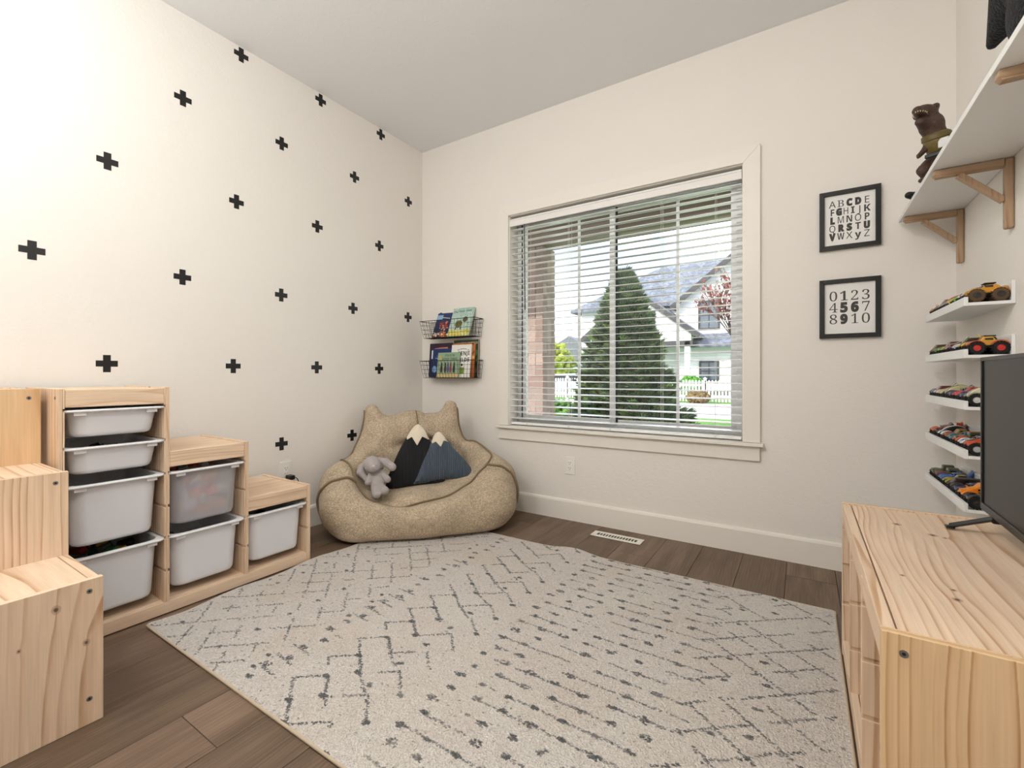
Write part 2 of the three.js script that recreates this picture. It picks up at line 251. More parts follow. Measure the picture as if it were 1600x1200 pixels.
// ---------- venetian blind ----------
{
  const t = thing('window_blind', 'white faux-wood venetian blind with open horizontal slats filling the window', 'blind', [1.6, 0.6, -0.045]);
  const slatM = mat(0xfbfbfb, 0.22, { clearcoat: 0.5, clearcoatRoughness: 0.15 }), cordM = mat(0xe4e4e0, 0.8), L = 1.492;
  part('valance', [rbox(L + 0.006, 0.052, 0.012, 0, 1.449, 0.036, 0.002), rbox(L + 0.006, 0.012, 0.016, 0, 1.468, 0.037, 0.003)], mat(0xf2efeb, 0.4), t);
  part('head_rail', rbox(L, 0.04, 0.048, 0, 1.465, -0.002, 0.002), slatM, t);
  const n = 32, ys = 0.05, ye = 1.405;
  const g = rbox(L, 0.0038, 0.05, 0, 0, 0, 0.0016); g.rotateX(0.075);
  for (let i = 0; i < n; i++) { const m = part('slat', g, slatM, t); m.position.y = lerp(ys, ye, i / (n - 1)); }
  part('bottom_rail', rbox(L, 0.018, 0.05, 0, 0.012, 0, 0.004), slatM, t);
  for (const x of [2.214, 1.915, 1.307, 0.985]) part('ladder_cord', [rod([x - 1.6, 0.01, 0.0268], [x - 1.6, 1.44, 0.0268], 0.0009), rod([x - 1.6, 0.01, -0.0268], [x - 1.6, 1.44, -0.0268], 0.0009), rod([x - 1.592, 0.01, 0.0268], [x - 1.592, 1.44, 0.0268], 0.0007)], cordM, t);
  for (const x of [2.214, 1.6, 1.307, 0.985]) part('rail_button', cyl(0.006, 0.006, 0.004, x - 1.6, 0.012, 0.0262, 10, 'z'), cordM, t);
  part('tilt_wand', [rod([0.975 - 1.6, 1.42, 0.045], [0.979 - 1.6, 0.83, 0.042], 0.004, 8), cyl(0.0055, 0.004, 0.03, 0.979 - 1.6, 0.83, 0.042, 8)], mat(0x55575a, 0.4), t, 'thin grey tilt wand');
}
// ---------- wall decals ----------
{
  const g = extrude([[-0.0385, -0.0135], [-0.0135, -0.0135], [-0.0135, -0.0385], [0.0135, -0.0385], [0.0135, -0.0135], [0.0385, -0.0135], [0.0385, 0.0135], [0.0135, 0.0135], [0.0135, 0.0385], [-0.0135, 0.0385], [-0.0135, 0.0135], [-0.0385, 0.0135]], 0.0006);
  g.rotateY(Math.PI / 2);
  const m = mat(0x121112, 0.45), H = ROOM.h;
  const L = [[1.428, 2.735, 'topmost row on the left, just under the ceiling'], [0.934, 2.735, 'topmost row in the middle, touching the ceiling line'], [0.436, 2.735, 'topmost row nearest the window wall, just under the ceiling'],
    [1.71, 2.35, 'leftmost of the second row from the ceiling'], [1.195, 2.343, 'second row from the ceiling, second from the left'], [0.67, 2.335, 'second row from the ceiling, third from the left'], [0.158, 2.329, 'second row from the ceiling, beside the room corner'],
    [2.005, 1.917, 'leftmost of the third row from the ceiling'], [1.453, 1.912, 'third row from the ceiling, second from the left'], [0.958, 1.912, 'third row from the ceiling, third from the left'], [0.45, 1.909, 'third row from the ceiling, closest to the room corner'],
    [2.242, 1.463, 'at the left picture edge, above the stair like unit'], [1.712, 1.45, 'fourth row, high above the tall storage unit'], [1.198, 1.436, 'fourth row, third from the left'], [0.683, 1.42, 'fourth row, above the bean bag chair, bluish with window glare'], [0.161, 1.415, 'fourth row, beside the room corner at wire basket height'],
    [2.007, 1.009, 'just above the tall wooden storage unit'], [1.47, 1.007, 'above the middle step of the storage unit'], [0.962, 1.007, 'lower row, left of the bean bag chair top'], [0.452, 1.005, 'lower row, right above the bean bag chair back'],
    [1.196, 0.546, 'lowest one, above the wall outlet and the lowest step'], [0.691, 0.541, 'at the left edge of the bean bag chair back']];
  for (const [z, y, w] of L) { const o = solo('plus_decal', g, m, 'black plus sign wall decal, ' + w, 'wall decal', 'black plus decals on the left wall'); o.position.set(0.0003, y, z); }
}
// ---------- framed prints ----------
function printFrame(name, label, x, y, tex) {
  const w = 0.24, h = 0.287, t = thing(name, label, 'framed print', [x, y, 0], 0, null), b = 0.021, fm = mat(0x151414, 0.35);
  const bars = [[[-w / 2, -h / 2], [w / 2, -h / 2], [w / 2 - b, -h / 2 + b], [-w / 2 + b, -h / 2 + b]], [[-w / 2, h / 2], [-w / 2 + b, h / 2 - b], [w / 2 - b, h / 2 - b], [w / 2, h / 2]], [[-w / 2, -h / 2], [-w / 2 + b, -h / 2 + b], [-w / 2 + b, h / 2 - b], [-w / 2, h / 2]], [[w / 2, -h / 2], [w / 2, h / 2], [w / 2 - b, h / 2 - b], [w / 2 - b, -h / 2 + b]]];
  part('frame', bars.map((q) => { const g = extrude(q, 0.018, 0.001, 1); g.translate(0, 0, 0.002); return g; }), fm, t);
  const pg = new THREE.PlaneGeometry(w - 2 * b, h - 2 * b); pg.translate(0, 0, 0.0105);
  part('backing_board', span(-w / 2 + 0.004, w / 2 - 0.004, -h / 2 + 0.004, h / 2 - 0.004, 0.001, 0.009), mat(0x8a7a64, 0.8), t);
  part('print', pg, mat(0xffffff, 0.6, { map: tex }), t);
  const gl = new THREE.PlaneGeometry(w - 2 * b, h - 2 * b); gl.translate(0, 0, 0.0135);
  part('glazing', gl, new THREE.MeshPhysicalMaterial({ color: 0xffffff, roughness: 0.02, transmission: 1, thickness: 0, ior: 1.45 }), t);
}
function letters(rows, top, gap, left, right, paper) {
  return canvasTex(600, 742, (c, w, h) => {
    c.fillStyle = paper; c.fillRect(0, 0, w, h); c.fillStyle = '#141414'; c.textAlign = 'center'; c.textBaseline = 'middle';
    rows.forEach((row, j) => row.forEach(([ch, f, sx = 1], i) => {
      c.save(); c.translate(lerp(left, right, row.length > 1 ? i / (row.length - 1) : 0.5) * w, (top + j * gap) * h); c.scale(sx, 1); c.font = f;
      if (f.includes('100 ')) { c.font = f.replace('100 ', ''); c.lineWidth = 6; c.strokeStyle = '#141414'; }
      c.fillText(ch, 0, 0); if (f.includes('900')) { c.lineWidth = 13; c.strokeStyle = '#141414'; c.strokeText(ch, 0, 0); } c.restore();
    }));
  });
}
{
  const T = (s) => `${s}px sans-serif`, B = (s) => `bold 900 ${s}px sans-serif`, S = (s) => `${s}px serif`, D = (s) => `bold ${s}px sans-serif`, q = 138;
  const abc = letters([[['A', T(q)], ['B', S(q)], ['C', B(q - 8), 0.82], ['D', B(q - 8), 0.82], ['E', T(q)]], [['F', D(q), 0.8], ['G', B(q - 8), 0.76], ['H', T(q), 0.78], ['I', D(q)], ['J', T(q)], ['K', D(q)]], [['L', B(q - 8), 0.8], ['M', T(q), 0.78], ['N', D(q), 0.8], ['O', T(q), 0.85], ['P', D(q), 0.85]], [['Q', T(q), 0.85], ['R', B(q - 8), 0.8], ['S', B(q - 8), 0.9], ['T', D(q), 0.9], ['U', B(q - 8), 0.82]], [['V', B(q - 8), 0.8], ['W', D(q), 0.68], ['X', T(q)], ['y', D(q)], ['Z', T(q)]]], 0.172, 0.163, 0.16, 0.84, '#f3f1ee');
  printFrame('framed_print', 'black framed alphabet print hanging on the window wall, above the numbers print', 2.818, 1.7145, abc);
  const n = 196, num = letters([[['0', S(n)], ['1', `bold ${n}px serif`], ['2', S(n)], ['3', S(n)]], [['4', S(n)], ['5', B(n - 8), 0.85], ['6', B(n - 8), 0.85], ['7', S(n)]], [['8', S(n)], ['9', B(n - 14), 0.85], ['1', S(n)], ['0', S(n)]]], 0.25, 0.23, 0.18, 0.82, '#f0eeeb');
  printFrame('framed_print', 'black framed numbers print hanging below the alphabet print', 2.818, 1.282, num);
}
// ---------- outlets, floor register ----------
function outlet(label, pos, turn) {
  const t = thing('wall_outlet', label, 'outlet', pos, turn, null);
  const pl = rbox(0.072, 0.116, 0.006, 0, 0, 0.003, 0.0028, 2);
  part('cover_plate', pl, mat(0xf3f0ea, 0.35), t);
  part('receptacle', rbox(0.034, 0.068, 0.004, 0, 0, 0.0065, 0.0015), mat(0xf6f3ee, 0.3), t);
  for (const y of [0.017, -0.017]) part('socket_slot', [box(0.0022, 0.008, 0.001, -0.0065, y + 0.004, 0.0086), box(0.0022, 0.007, 0.001, 0.0065, y + 0.004, 0.0086), cyl(0.0024, 0.0024, 0.001, 0, y - 0.007, 0.0086, 10, 'z')], darkSlot, t);
  for (const y of [0.048, -0.048]) part('screw', cyl(0.003, 0.003, 0.0012, 0, y, 0.0064, 10, 'z'), trimPaint, t);
  return t;
}
outlet('white electrical outlet on the wall below the window', [1.33, 0.3585, 0], 0);
outlet('white electrical outlet on the left wall behind the lowest storage step', [0, 0.378, 1.172], Math.PI / 2);
{
  const t = thing('power_plug', 'black plug adapter in the outlet behind the lowest storage step', 'plug', [0.008, 0.345, 1.165]);
  part('adapter_body', rbox(0.05, 0.026, 0.034, 0.032, 0, 0, 0.005, 2), mat(0x101012, 0.4), t);
  part('prong', [box(0.012, 0.006, 0.0015, 0.002, 0, -0.0065), box(0.012, 0.006, 0.0015, 0.002, 0, 0.0065)], steel, t);
  part('cord', tube([[0.056, 0, -0.006], [0.066, -0.004, -0.02], [0.06, -0.05, -0.035], [0.03, -0.2, -0.04], [0.03, -0.335, -0.03]], 0.0025, 30), mat(0x141414, 0.5), t);
}
{
  const t = thing('floor_register', 'white slotted floor vent between the rug and the window wall', 'floor vent', [1.707, 0, 0.161], 0.0), wm = mat(0xf4efe6, 0.35), L = 0.30, Wd = 0.085;
  part('faceplate', [span(-L / 2, L / 2, 0.0005, 0.006, -Wd / 2, -Wd / 2 + 0.021, 0.002), span(-L / 2, L / 2, 0.0005, 0.006, Wd / 2 - 0.021, Wd / 2, 0.002), span(-L / 2, -L / 2 + 0.03, 0.0005, 0.006, -Wd / 2 + 0.02, Wd / 2 - 0.02, 0.002), span(L / 2 - 0.03, L / 2, 0.0005, 0.006, -Wd / 2 + 0.02, Wd / 2 - 0.02, 0.002)], wm, t);
  part('duct', span(-L / 2 + 0.03, L / 2 - 0.03, 0.0003, 0.0012, -Wd / 2 + 0.02, Wd / 2 - 0.02), mat(0x4a4238, 0.9), t);
  for (let i = 1; i < 14; i++) part('louver', rbox(0.006, 0.0045, Wd - 0.042, lerp(-L / 2 + 0.03, L / 2 - 0.03, i / 14), 0.0036, 0, 0.001), wm, t);
}

// ---------- stepped pine storage frames ----------
const GROOVE = [0.177, 0.308, 0.434, 0.565, 0.70, 0.834];
function sidePanel(h, u, floorY, hl, hr, off) {          // upright panel, runner grooves on the faces that look into a column (hl, hr: height of the column on either side)
  const t = 0.018, cut = 0.0055, list = [], gr = GROOVE.filter((q) => q < h - 0.05 && q > floorY + 0.03), any = (H) => gr.some((q) => q < H - 0.05), a = any(hl) ? cut : 0, b = any(hr) ? cut : 0;
  list.push(wspan(u + a, u + t - b, floorY, h, 0, 0.44, 'y', 0.002));
  for (const [H, x0, x1, on] of [[hl, u, u + cut, a], [hr, u + t - cut, u + t, b]]) if (on) {
    let y = floorY; for (const gY of gr.filter((q) => q < H - 0.05)) { list.push(wspan(x0, x1, y, gY - 0.0055, 0, 0.44, 'y', 0.0015)); y = gY + 0.0055; }
    list.push(wspan(x0, x1, y, h, 0, 0.44, 'y', 0.0015));
  }
  const o = off ?? [wrnd() * 3, wrnd() * 3]; return list.map((g) => boxUV(g, 'y', o));
}
function storageFrame(label, pos, turn, heights, endMats = {}, name = 'stepped_storage_unit') {
  const f = thing(name, label, 'storage unit', pos, turn), t = 0.018, n = heights.length, flat = Math.max(...heights) === Math.min(...heights), cw = (0.94 - t * (n + 1)) / n, baseTop = 0.052;
  for (let i = 0; i <= n; i++) {
    const u = i * (cw + t), h = Math.max(heights[i - 1] ?? 0, heights[i] ?? 0), end = i === 0 || i === n;
    part('side_panel', sidePanel(flat && !end ? h - 0.026 : h, u, end ? 0 : baseTop, heights[i - 1] ?? 0, heights[i] ?? 0, endMats['side' + i] === woodMats[5] ? [0, 0] : undefined), endMats['side' + i] ?? wood(), f);
    const hs = i === 0 ? heights[0] : i === n ? heights[n - 1] : Math.abs(heights[i - 1] - heights[i]) > 0.01 ? Math.max(heights[i - 1], heights[i]) : 0;
    if (hs) { const lo = i > 0 && i < n ? Math.min(heights[i - 1], heights[i]) + 0.05 : 0.07; for (const y of [hs - 0.032, ...(end ? [lo] : [])]) for (const z of [0.03, 0.41]) { const s = i === 0 ? -1 : heights[i] > (heights[i - 1] ?? 0) ? -1 : 1, ux = s > 0 ? u + t : u; part('screw', [cyl(0.0065, 0.0065, 0.0012, ux + s * 0.0004, y, z, 14, 'x')], steel, f); part('screw_socket', [cyl(0.003, 0.003, 0.0012, ux + s * 0.0007, y, z, 6, 'x')], darkSlot, f); } }
  }
  (flat ? [heights[0]] : heights).forEach((h, i) => {
    const a = t + i * (cw + t), b = flat ? 0.94 - t : a + cw;
    part('top_board', [wspan(a, b, h - 0.024, h - 0.004, 0.0265, 0.4135, 'x')].map((g) => endMats['top' + i] === woodMats[6] ? boxUV(g, 'x', [-0.13, 0]) : g), endMats['top' + i] ?? wood(), f);
    part('front_rail', [wspan(a, b, h - 0.066, h - 0.004, 0.416, 0.438, 'x', 0.003)], wood(), f);
    part('back_rail', [wspan(a, b, h - 0.066, h - 0.004, 0.002, 0.024, 'x', 0.003)], wood(), f);
  });
  part('base_board', wspan(t, 0.94 - t, 0.03, baseTop, 0.02, 0.419, 'x'), wood(), f);
  part('base_rail', wspan(t, 0.94 - t, 0.004, baseTop, 0.42, 0.438, 'x', 0.003), wood(), f);
  part('base_rail', wspan(t, 0.94 - t, 0.004, baseTop, 0.002, 0.0195, 'x', 0.003), wood(), f);
  return { f, cw, t };
}
const sf = storageFrame('stepped pine storage frame with grey bins, standing along the left wall', [0.042, 0, 2.268], Math.PI / 2 - 0.012, [0.91, 0.654, 0.397]);
storageFrame('stepped pine storage frame at the left picture edge, its bare end panels climbing like stairs', [0.04, 0, 2.29], 0, [0.91, 0.654, 0.397], { side3: woodMats[5], side2: woodMats[4], side1: woodYellow[4] });
storageFrame('low pine storage cabinet under the television by the right wall', [3.182, 0, 0.806], -Math.PI / 2, [0.52, 0.52, 0.52], { side3: woodYellow[2], side0: woodMats[2], top0: woodMats[6] }, 'storage_cabinet');

// ---------- grey plastic bins ----------
const binM = mat(0xf3f4f9, 0.45, { transmission: 0.1, thickness: 0 }), rimM = mat(0xebebec, 0.4);
function ring(w, d, r, y, n = 5) { const p = []; for (let q = 0; q < 4; q++) for (let k = 0; k <= n; k++) { const a = (q + k / n) * Math.PI / 2, sx = [1, -1, -1, 1][q], sz = [1, 1, -1, -1][q]; p.push([sx * (w / 2 - r) + r * Math.cos(a), y, sz * (d / 2 - r) + r * Math.sin(a)]); } return p; }
function loft(rings, capStart, capEnd) {
  const pos = [], idx = [], n = rings[0].length; rings.forEach((r) => r.forEach((p) => pos.push(...p)));
  for (let j = 0; j < rings.length - 1; j++) for (let i = 0; i < n; i++) { const a = j * n + i, b = j * n + (i + 1) % n; idx.push(a, a + n, b, b, a + n, b + n); }
  const fan = (j, fl) => { const c = pos.length / 3, m = [0, 1, 2].map((k) => rings[j].reduce((s, p) => s + p[k], 0) / n); pos.push(...m); for (let i = 0; i < n; i++) { const a = j * n + i, b = j * n + (i + 1) % n; fl ? idx.push(c, a, b) : idx.push(c, b, a); } };
  if (capStart) fan(0, true); if (capEnd) fan(rings.length - 1, false);
  const g = new THREE.BufferGeometry(); g.setAttribute('position', new THREE.Float32BufferAttribute(pos, 3)); g.setIndex(idx); g.computeVertexNormals(); return g;
}
function binBody(h, single) {
  const o = [], W = 0.268, Dp = 0.385; o.push(ring(W - 0.055, Dp - 0.055, 0.03, -h), ring(W - 0.037, Dp - 0.037, 0.04, -h + 0.004), ring(W - 0.026, Dp - 0.026, 0.044, -h + 0.016));
  o.push(ring(W - 0.006, Dp - 0.006, 0.046, -0.02), ring(W, Dp, 0.046, -0.004), ring(W - 0.005, Dp - 0.005, 0.044, -0.003), ring(W - 0.011, Dp - 0.011, 0.043, -0.02), ring(W - 0.031, Dp - 0.031, 0.041, -h + 0.018), ring(W - 0.06, Dp - 0.06, 0.03, -h + 0.005));
  return single ? loft(o.slice(0, 5), true, false) : loft(o, true, true);
}
const binRim = merge([loft([ring(0.262, 0.379, 0.043, -0.006), ring(0.27, 0.387, 0.047, -0.0085), ring(0.3005, 0.415, 0.03, -0.0085), ring(0.3025, 0.418, 0.03, -0.004), ring(0.301, 0.415, 0.03, 0), ring(0.268, 0.384, 0.044, 0.001), ring(0.262, 0.379, 0.043, -0.001), ring(0.262, 0.379, 0.043, -0.006)])]);
const binShapes = { deep: binBody(0.225), low: binBody(0.1), clear: binBody(0.225, true) };
const toyMats = [0xb63a22, 0x2c4f8f, 0x2c7a3a, 0xd0a020, 0x161616, 0x30303a, 0x70706c].map((c) => mat(c, 0.45)), paleToys = [0xe03a2c, 0xb8c0d8, 0xd8d4cc, 0x7f94d0, 0xcac6c0, 0xe08a50, 0xdcdcde].map((c) => mat(c, 0.45));
const clearBin = mat(0xf3f4f9, 0.5, { transmission: 0.62, thickness: 0 });
function bin(kind, col, y, label, fill) {
  const t = thing('storage_bin', label, 'bin', [0, 0, 0], Math.PI / 2 - 0.012, 'grey plastic bins in the stepped frame'), u = sf.t + col * (sf.cw + sf.t) + sf.cw / 2, p = V3(u, y, 0.238).applyEuler(sf.f.rotation).add(sf.f.position);
  t.position.copy(p);
  part('bin_body', binShapes[fill === 7 ? 'clear' : kind], fill === 7 ? clearBin : binM, t); part('rim', binRim, rimM, t);
  for (const x of [-0.105, 0.105]) part('rim_tab', rbox(0.034, 0.016, 0.006, x, -0.013, 0.199, 0.002), rimM, t);
  // toys inside, seen as dim shapes
  if (fill) { const r = rng(fill), by = {}; if (fill === 7) by[0] = [[-0.03, -0.1, 0.155], [0.015, -0.105, 0.158], [-0.055, -0.17, 0.15], [0.03, -0.12, 0.15]].map(([x, y, z]) => { const g = rbox(0.036, 0.02, 0.03, 0, 0, 0, 0.003); g.rotateZ(x * 9); g.translate(x, y, z); return g; }); for (let i = 0; i < (fill === 6 ? 70 : fill === 7 ? 150 : 46); i++) { const h = kind === 'deep' ? (fill >= 6 && fill < 8 ? 0.165 : 0.1) : 0.03, g = rbox(0.03 + r() * 0.03, 0.016 + r() * 0.02, 0.024 + r() * 0.03, 0, 0, 0, 0.003); g.rotateY(r() * 6); g.rotateZ(r() * 0.6); g.translate((r() - 0.5) * 0.15, -(kind === 'deep' ? 0.195 : 0.075) + r() * h, (r() - 0.5) * (fill === 7 ? 0.29 : 0.26)); (by[Math.floor(r() * toyMats.length)] ??= []).push(g); }
    for (const k in by) { const m = part('toys', by[k], (fill === 7 ? paleToys : toyMats)[k], t); m.userData.kind = 'stuff'; } }
}
bin('low', 0, 0.834, 'shallow grey bin topmost in the tall column', 3); bin('low', 0, 0.70, 'shallow grey bin second from the top in the tall column', 4);
bin('deep', 0, 0.565, 'deep grey bin third from the top in the tall column', 5); bin('deep', 0, 0.308, 'deep grey bin lowest in the tall column, coloured toys showing in its opening', 6);
bin('deep', 1, 0.565, 'deep grey bin upper of the middle column, red toys showing through its front', 7); bin('deep', 1, 0.308, 'deep grey bin lower of the middle column', 8);
bin('deep', 2, 0.308, 'deep grey bin under the lowest step', 9);
// bean bag chair: one soft body; x right, y up, z to its front
const bagCore = (x, y, z) => {
  let d = ell(x, y, z, [0, 0.14, 0.0], [0.585, 0.19, 0.365]);                                  // wide base
  for (const s of [-1, 1]) {
    d = smin(d, cap(x, y, z, [s * 0.36, 0.42, -0.2], [s * 0.47, 0.27, 0.0], 0.075, 0.125), 0.1);  // arms
    d = smin(d, cap(x, y, z, [s * 0.47, 0.27, 0.0], [s * 0.44, 0.17, 0.17], 0.125, 0.14), 0.08);
  }
  d = smin(d, cap(x, y, z, [-0.34, 0.075, 0.22], [0.36, 0.11, 0.2], 0.11), 0.1);               // front roll
  let b = ell(x + 0.065, y, z + 0.1 * (y - 0.4), [0, 0.43, -0.26], [0.355, 0.275, 0.13]);               // back
  for (const s of [-1, 1]) b = smin(b, cap(x, y, z, [s * 0.215 - 0.07, 0.52, -0.28], [s * 0.268 - 0.072, 0.72 + s * 0.012, -0.31], 0.1, 0.046), 0.1);
  d = smin(d, b, 0.09);
  const cav = ell(x, y + 0.22 * z - 0.1 * x, z, [-0.03, 0.44, 0.085], [0.36, 0.262, 0.255]);
  d = smax(d, -cav, 0.09);
  d = smin(d, ell(x, y, z, [0.06, 0.165, 0.03], [0.27, 0.085, 0.19]), 0.05);                      // plumped seat
  return d;
};
const bagF = (x, y, z) => {
  let d = bagCore(x, y, z);
  // pinch in the middle of the back, folds round it and in the arms
  const px = x - 0.0, py = y - 0.52;
  if (z < 0.05 && y > 0.3) d += 0.05 * Math.exp(-(px * px / 0.022 + (py + 0.25 * Math.abs(px)) ** 2 / 0.0007)) * sstep(-0.34, -0.2, z) + 0.012 * Math.exp(-((px - 0.02) ** 2 / 0.0003)) * sstep(0.55, 0.68, y);
  d += 0.008 * Math.sin(x * 21 + y * 9 + 2 * Math.sin(y * 14)) * sstep(0.35, 0.5, y) * Math.exp(-((Math.abs(x) - 0.2) ** 2) / 0.03);
  d += 0.012 * (noise3(x * 7, y * 7, z * 7, 3) - 0.5);
  return smax(d, 0.0115 - y, 0.04);
};
const BAG = { pos: [0.57, 0, 0.6], turn: 44 * Math.PI / 180 };
function onSurface(f, p, lift = 0) { let [x, y, z] = p; for (let i = 0; i < 14; i++) { const e = 0.004, d = f(x, y, z) - lift, n = V3(f(x + e, y, z) - f(x - e, y, z), f(x, y + e, z) - f(x, y - e, z), f(x, y, z + e) - f(x, y, z - e)).normalize(); x -= n.x * d * 0.8; y -= n.y * d * 0.8; z -= n.z * d * 0.8; } return [x, y, z]; }
function seam(f, pts, r, wob = 0) { const c = new THREE.CatmullRomCurve3(pts.map((p) => V3(...p))), n = pts.length * 7, q = []; for (let i = 0; i <= n; i++) { const p = c.getPoint(i / n); q.push(onSurface(f, [p.x, p.y + wob * Math.sin(i * 1.9), p.z], r * 0.75 + 0.0015)); } return new THREE.TubeGeometry(new THREE.CatmullRomCurve3(q.map((p) => V3(...p))), n * 3, r, 7); }
{
  const t = thing('bean_bag_chair', 'large tan boucle bean bag chair with a high back slumped in the room corner', 'bean bag', BAG.pos, BAG.turn);
  const col = dataTex(512, 512, (i, j) => { const a = fbm(i / 512 * 150, j / 512 * 150, 81, 2), b = fbm(i / 512 * 9, j / 512 * 9, 82, 3), k = 0.79 + 0.42 * (a - 0.5) + 0.14 * (b - 0.5); return [226 * k + 8, 203 * k + 8, 175 * k + 6]; }, true, true); col.repeat.set(2, 2);
  const m = mat(0xffffff, 0.95, { map: col, bumpMap: fuzz, bumpScale: 0.003, sheen: 0.4, sheenRoughness: 0.8, sheenColor: new THREE.Color(0.8, 0.72, 0.6) });
  part('cushion_body', surface(bagF, [-0.7, -0.02, -0.5], [0.7, 0.82, 0.45], 0.0125), m, t);
  const pm = mat(0xa58e70, 0.95, { bumpMap: fuzz, bumpScale: 0.003 });
  const S = [
    [[0.215, 0.72, -0.3], [0.28, 0.57, -0.27], [0.325, 0.47, -0.24], [0.41, 0.42, -0.12], [0.45, 0.37, -0.02], [0.44, 0.31, 0.05], [0.38, 0.275, 0.1], [0.29, 0.25, 0.15], [0.15, 0.215, 0.19], [0, 0.19, 0.21], [-0.15, 0.17, 0.21], [-0.29, 0.168, 0.2], [-0.37, 0.2, 0.16], [-0.44, 0.266, 0.1], [-0.47, 0.33, 0.02], [-0.48, 0.39, -0.1], [-0.44, 0.44, -0.21], [-0.43, 0.52, -0.27], [-0.415, 0.6, -0.29], [-0.36, 0.71, -0.31]],
    [[-0.44, 0.27, 0.1], [-0.5, 0.255, 0.1], [-0.55, 0.18, 0.1], [-0.56, 0.11, 0.11], [-0.5, 0.04, 0.16], [-0.4, 0.012, 0.22]],
    [[0.435, 0.318, 0.05], [0.52, 0.29, 0.07], [0.57, 0.22, 0.09], [0.575, 0.15, 0.1], [0.53, 0.07, 0.14], [0.46, 0.02, 0.19]],
    [[-0.04, 0.73, -0.26], [-0.03, 0.67, -0.2], [-0.025, 0.6, -0.17]],
  ];
  part('piping', [seam(bagF, S[0], 0.0055), seam(bagF, S[1], 0.007, 0.006), seam(bagF, S[2], 0.007, 0.004), seam(bagF, S[3], 0.004)], pm, t);
}
// ---------- mountain pillow ----------
{
  const P = V3(0, 0.245, -0.02).applyEuler(new THREE.Euler(0, BAG.turn, 0)).add(V3(...BAG.pos));
  const t = thing('mountain_pillow', 'corduroy pillow shaped as a black and a blue mountain with white peaks', 'pillow', P.toArray()); t.rotation.set(-17.5 * Math.PI / 180, BAG.turn, 0, 'YXZ');
  const round = (pts, n = 5) => new THREE.SplineCurve([...pts, pts[0]].map((p) => new THREE.Vector2(...p))).getPoints(pts.length * n).slice(0, -1).map((p) => [p.x, p.y]);
  const black = round([[-0.235, 0.0], [-0.19, 0.12], [-0.147, 0.222], [-0.097, 0.315], [-0.06, 0.375], [-0.025, 0.4], [0.01, 0.375], [0.042, 0.31], [0.075, 0.24], [0.13, 0.1], [0.15, 0.02], [0.1, 0.0], [-0.05, 0.0], [-0.18, -0.01]]);
  const blue = round([[-0.05, 0.012], [0.0, 0.14], [0.058, 0.262], [0.082, 0.32], [0.107, 0.342], [0.136, 0.325], [0.175, 0.265], [0.245, 0.185], [0.325, 0.085], [0.345, 0.045], [0.318, 0.018], [0.24, 0.025], [0.167, 0.035], [0.05, 0.02]]);
  const field = (P2, R, T, zo) => (x, y, z) => { const d = polyDist(x, y, P2); if (d < 0) return Math.max(-d, Math.abs(z - zo) - 0.004 + Math.min(0.004, -d)); const q = clamp(d / R); return (Math.abs(z - zo) - 0.005 - T * Math.sqrt(1 - (1 - q) * (1 - q))) * 0.6; };
  const rib = dataTex(256, 64, (i, j) => 255 * Math.pow(Math.abs(Math.sin(i / 256 * Math.PI * 8)), 0.6) * (0.9 + 0.1 * vnoise(i / 3, j / 3, 4)), false); rib.repeat.set(10.5, 8);
  const tint = (a, b, s) => { const q = dataTex(256, 64, (i, j) => { const k = Math.pow(Math.abs(Math.sin(i / 256 * Math.PI * 8)), 0.7), n = fbm(i / 30, j / 18, s, 3); return [0, 1, 2].map((c) => lerp(b[c], a[c], k * (0.55 + 0.6 * n))); }, true, true); q.repeat.set(10.5, 8); return q; };
  const bm = mat(0xffffff, 0.9, { map: tint([30, 31, 36], [14, 14, 17], 5), bumpMap: rib, bumpScale: 0.004 }), um = mat(0xffffff, 0.85, { map: tint([88, 101, 116], [42, 52, 64], 9), bumpMap: rib, bumpScale: 0.004, sheen: 0.5, sheenColor: new THREE.Color(0.4, 0.5, 0.65) });
  const cr = mat(0xe9ddc8, 0.85, { bumpMap: fuzz, bumpScale: 0.002 });
  const f1 = field(black, 0.075, 0.04, -0.012), f2 = field(blue, 0.07, 0.04, 0.016);
  const b1 = part('black_mountain', surface(f1, [-0.26, -0.03, -0.07], [0.18, 0.42, 0.045], 0.005), bm, t), b2 = part('blue_mountain', surface(f2, [-0.07, -0.01, -0.04], [0.37, 0.36, 0.075], 0.005), um, t);
  const capF = (f, C) => (x, y, z) => Math.max(f(x, y, z) - 0.0028, -polyDist(x, y, C));
  part('snow_cap', surface(capF(f1, [[-0.14, 0.45], [-0.095, 0.295], [-0.065, 0.312], [-0.03, 0.252], [0.003, 0.312], [0.045, 0.292], [0.1, 0.45]]), [-0.12, 0.23, -0.06], [0.07, 0.42, 0.04], 0.004), cr, b1);
  part('snow_cap', surface(capF(f2, [[0.03, 0.45], [0.066, 0.262], [0.09, 0.272], [0.121, 0.235], [0.142, 0.277], [0.18, 0.27], [0.2, 0.45]]), [0.03, 0.21, -0.03], [0.2, 0.36, 0.07], 0.004), cr, b2);
  const pipe = (P2, zo) => new THREE.TubeGeometry(new THREE.CatmullRomCurve3(P2.map(([x, y]) => V3(x, y, zo)), true), P2.length * 3, 0.0035, 6, true);
  part('piping', [pipe(black, -0.012)], mat(0x2d3038, 0.8), b1); part('piping', [pipe(blue, 0.016)], mat(0x5d6672, 0.8), b2);
}
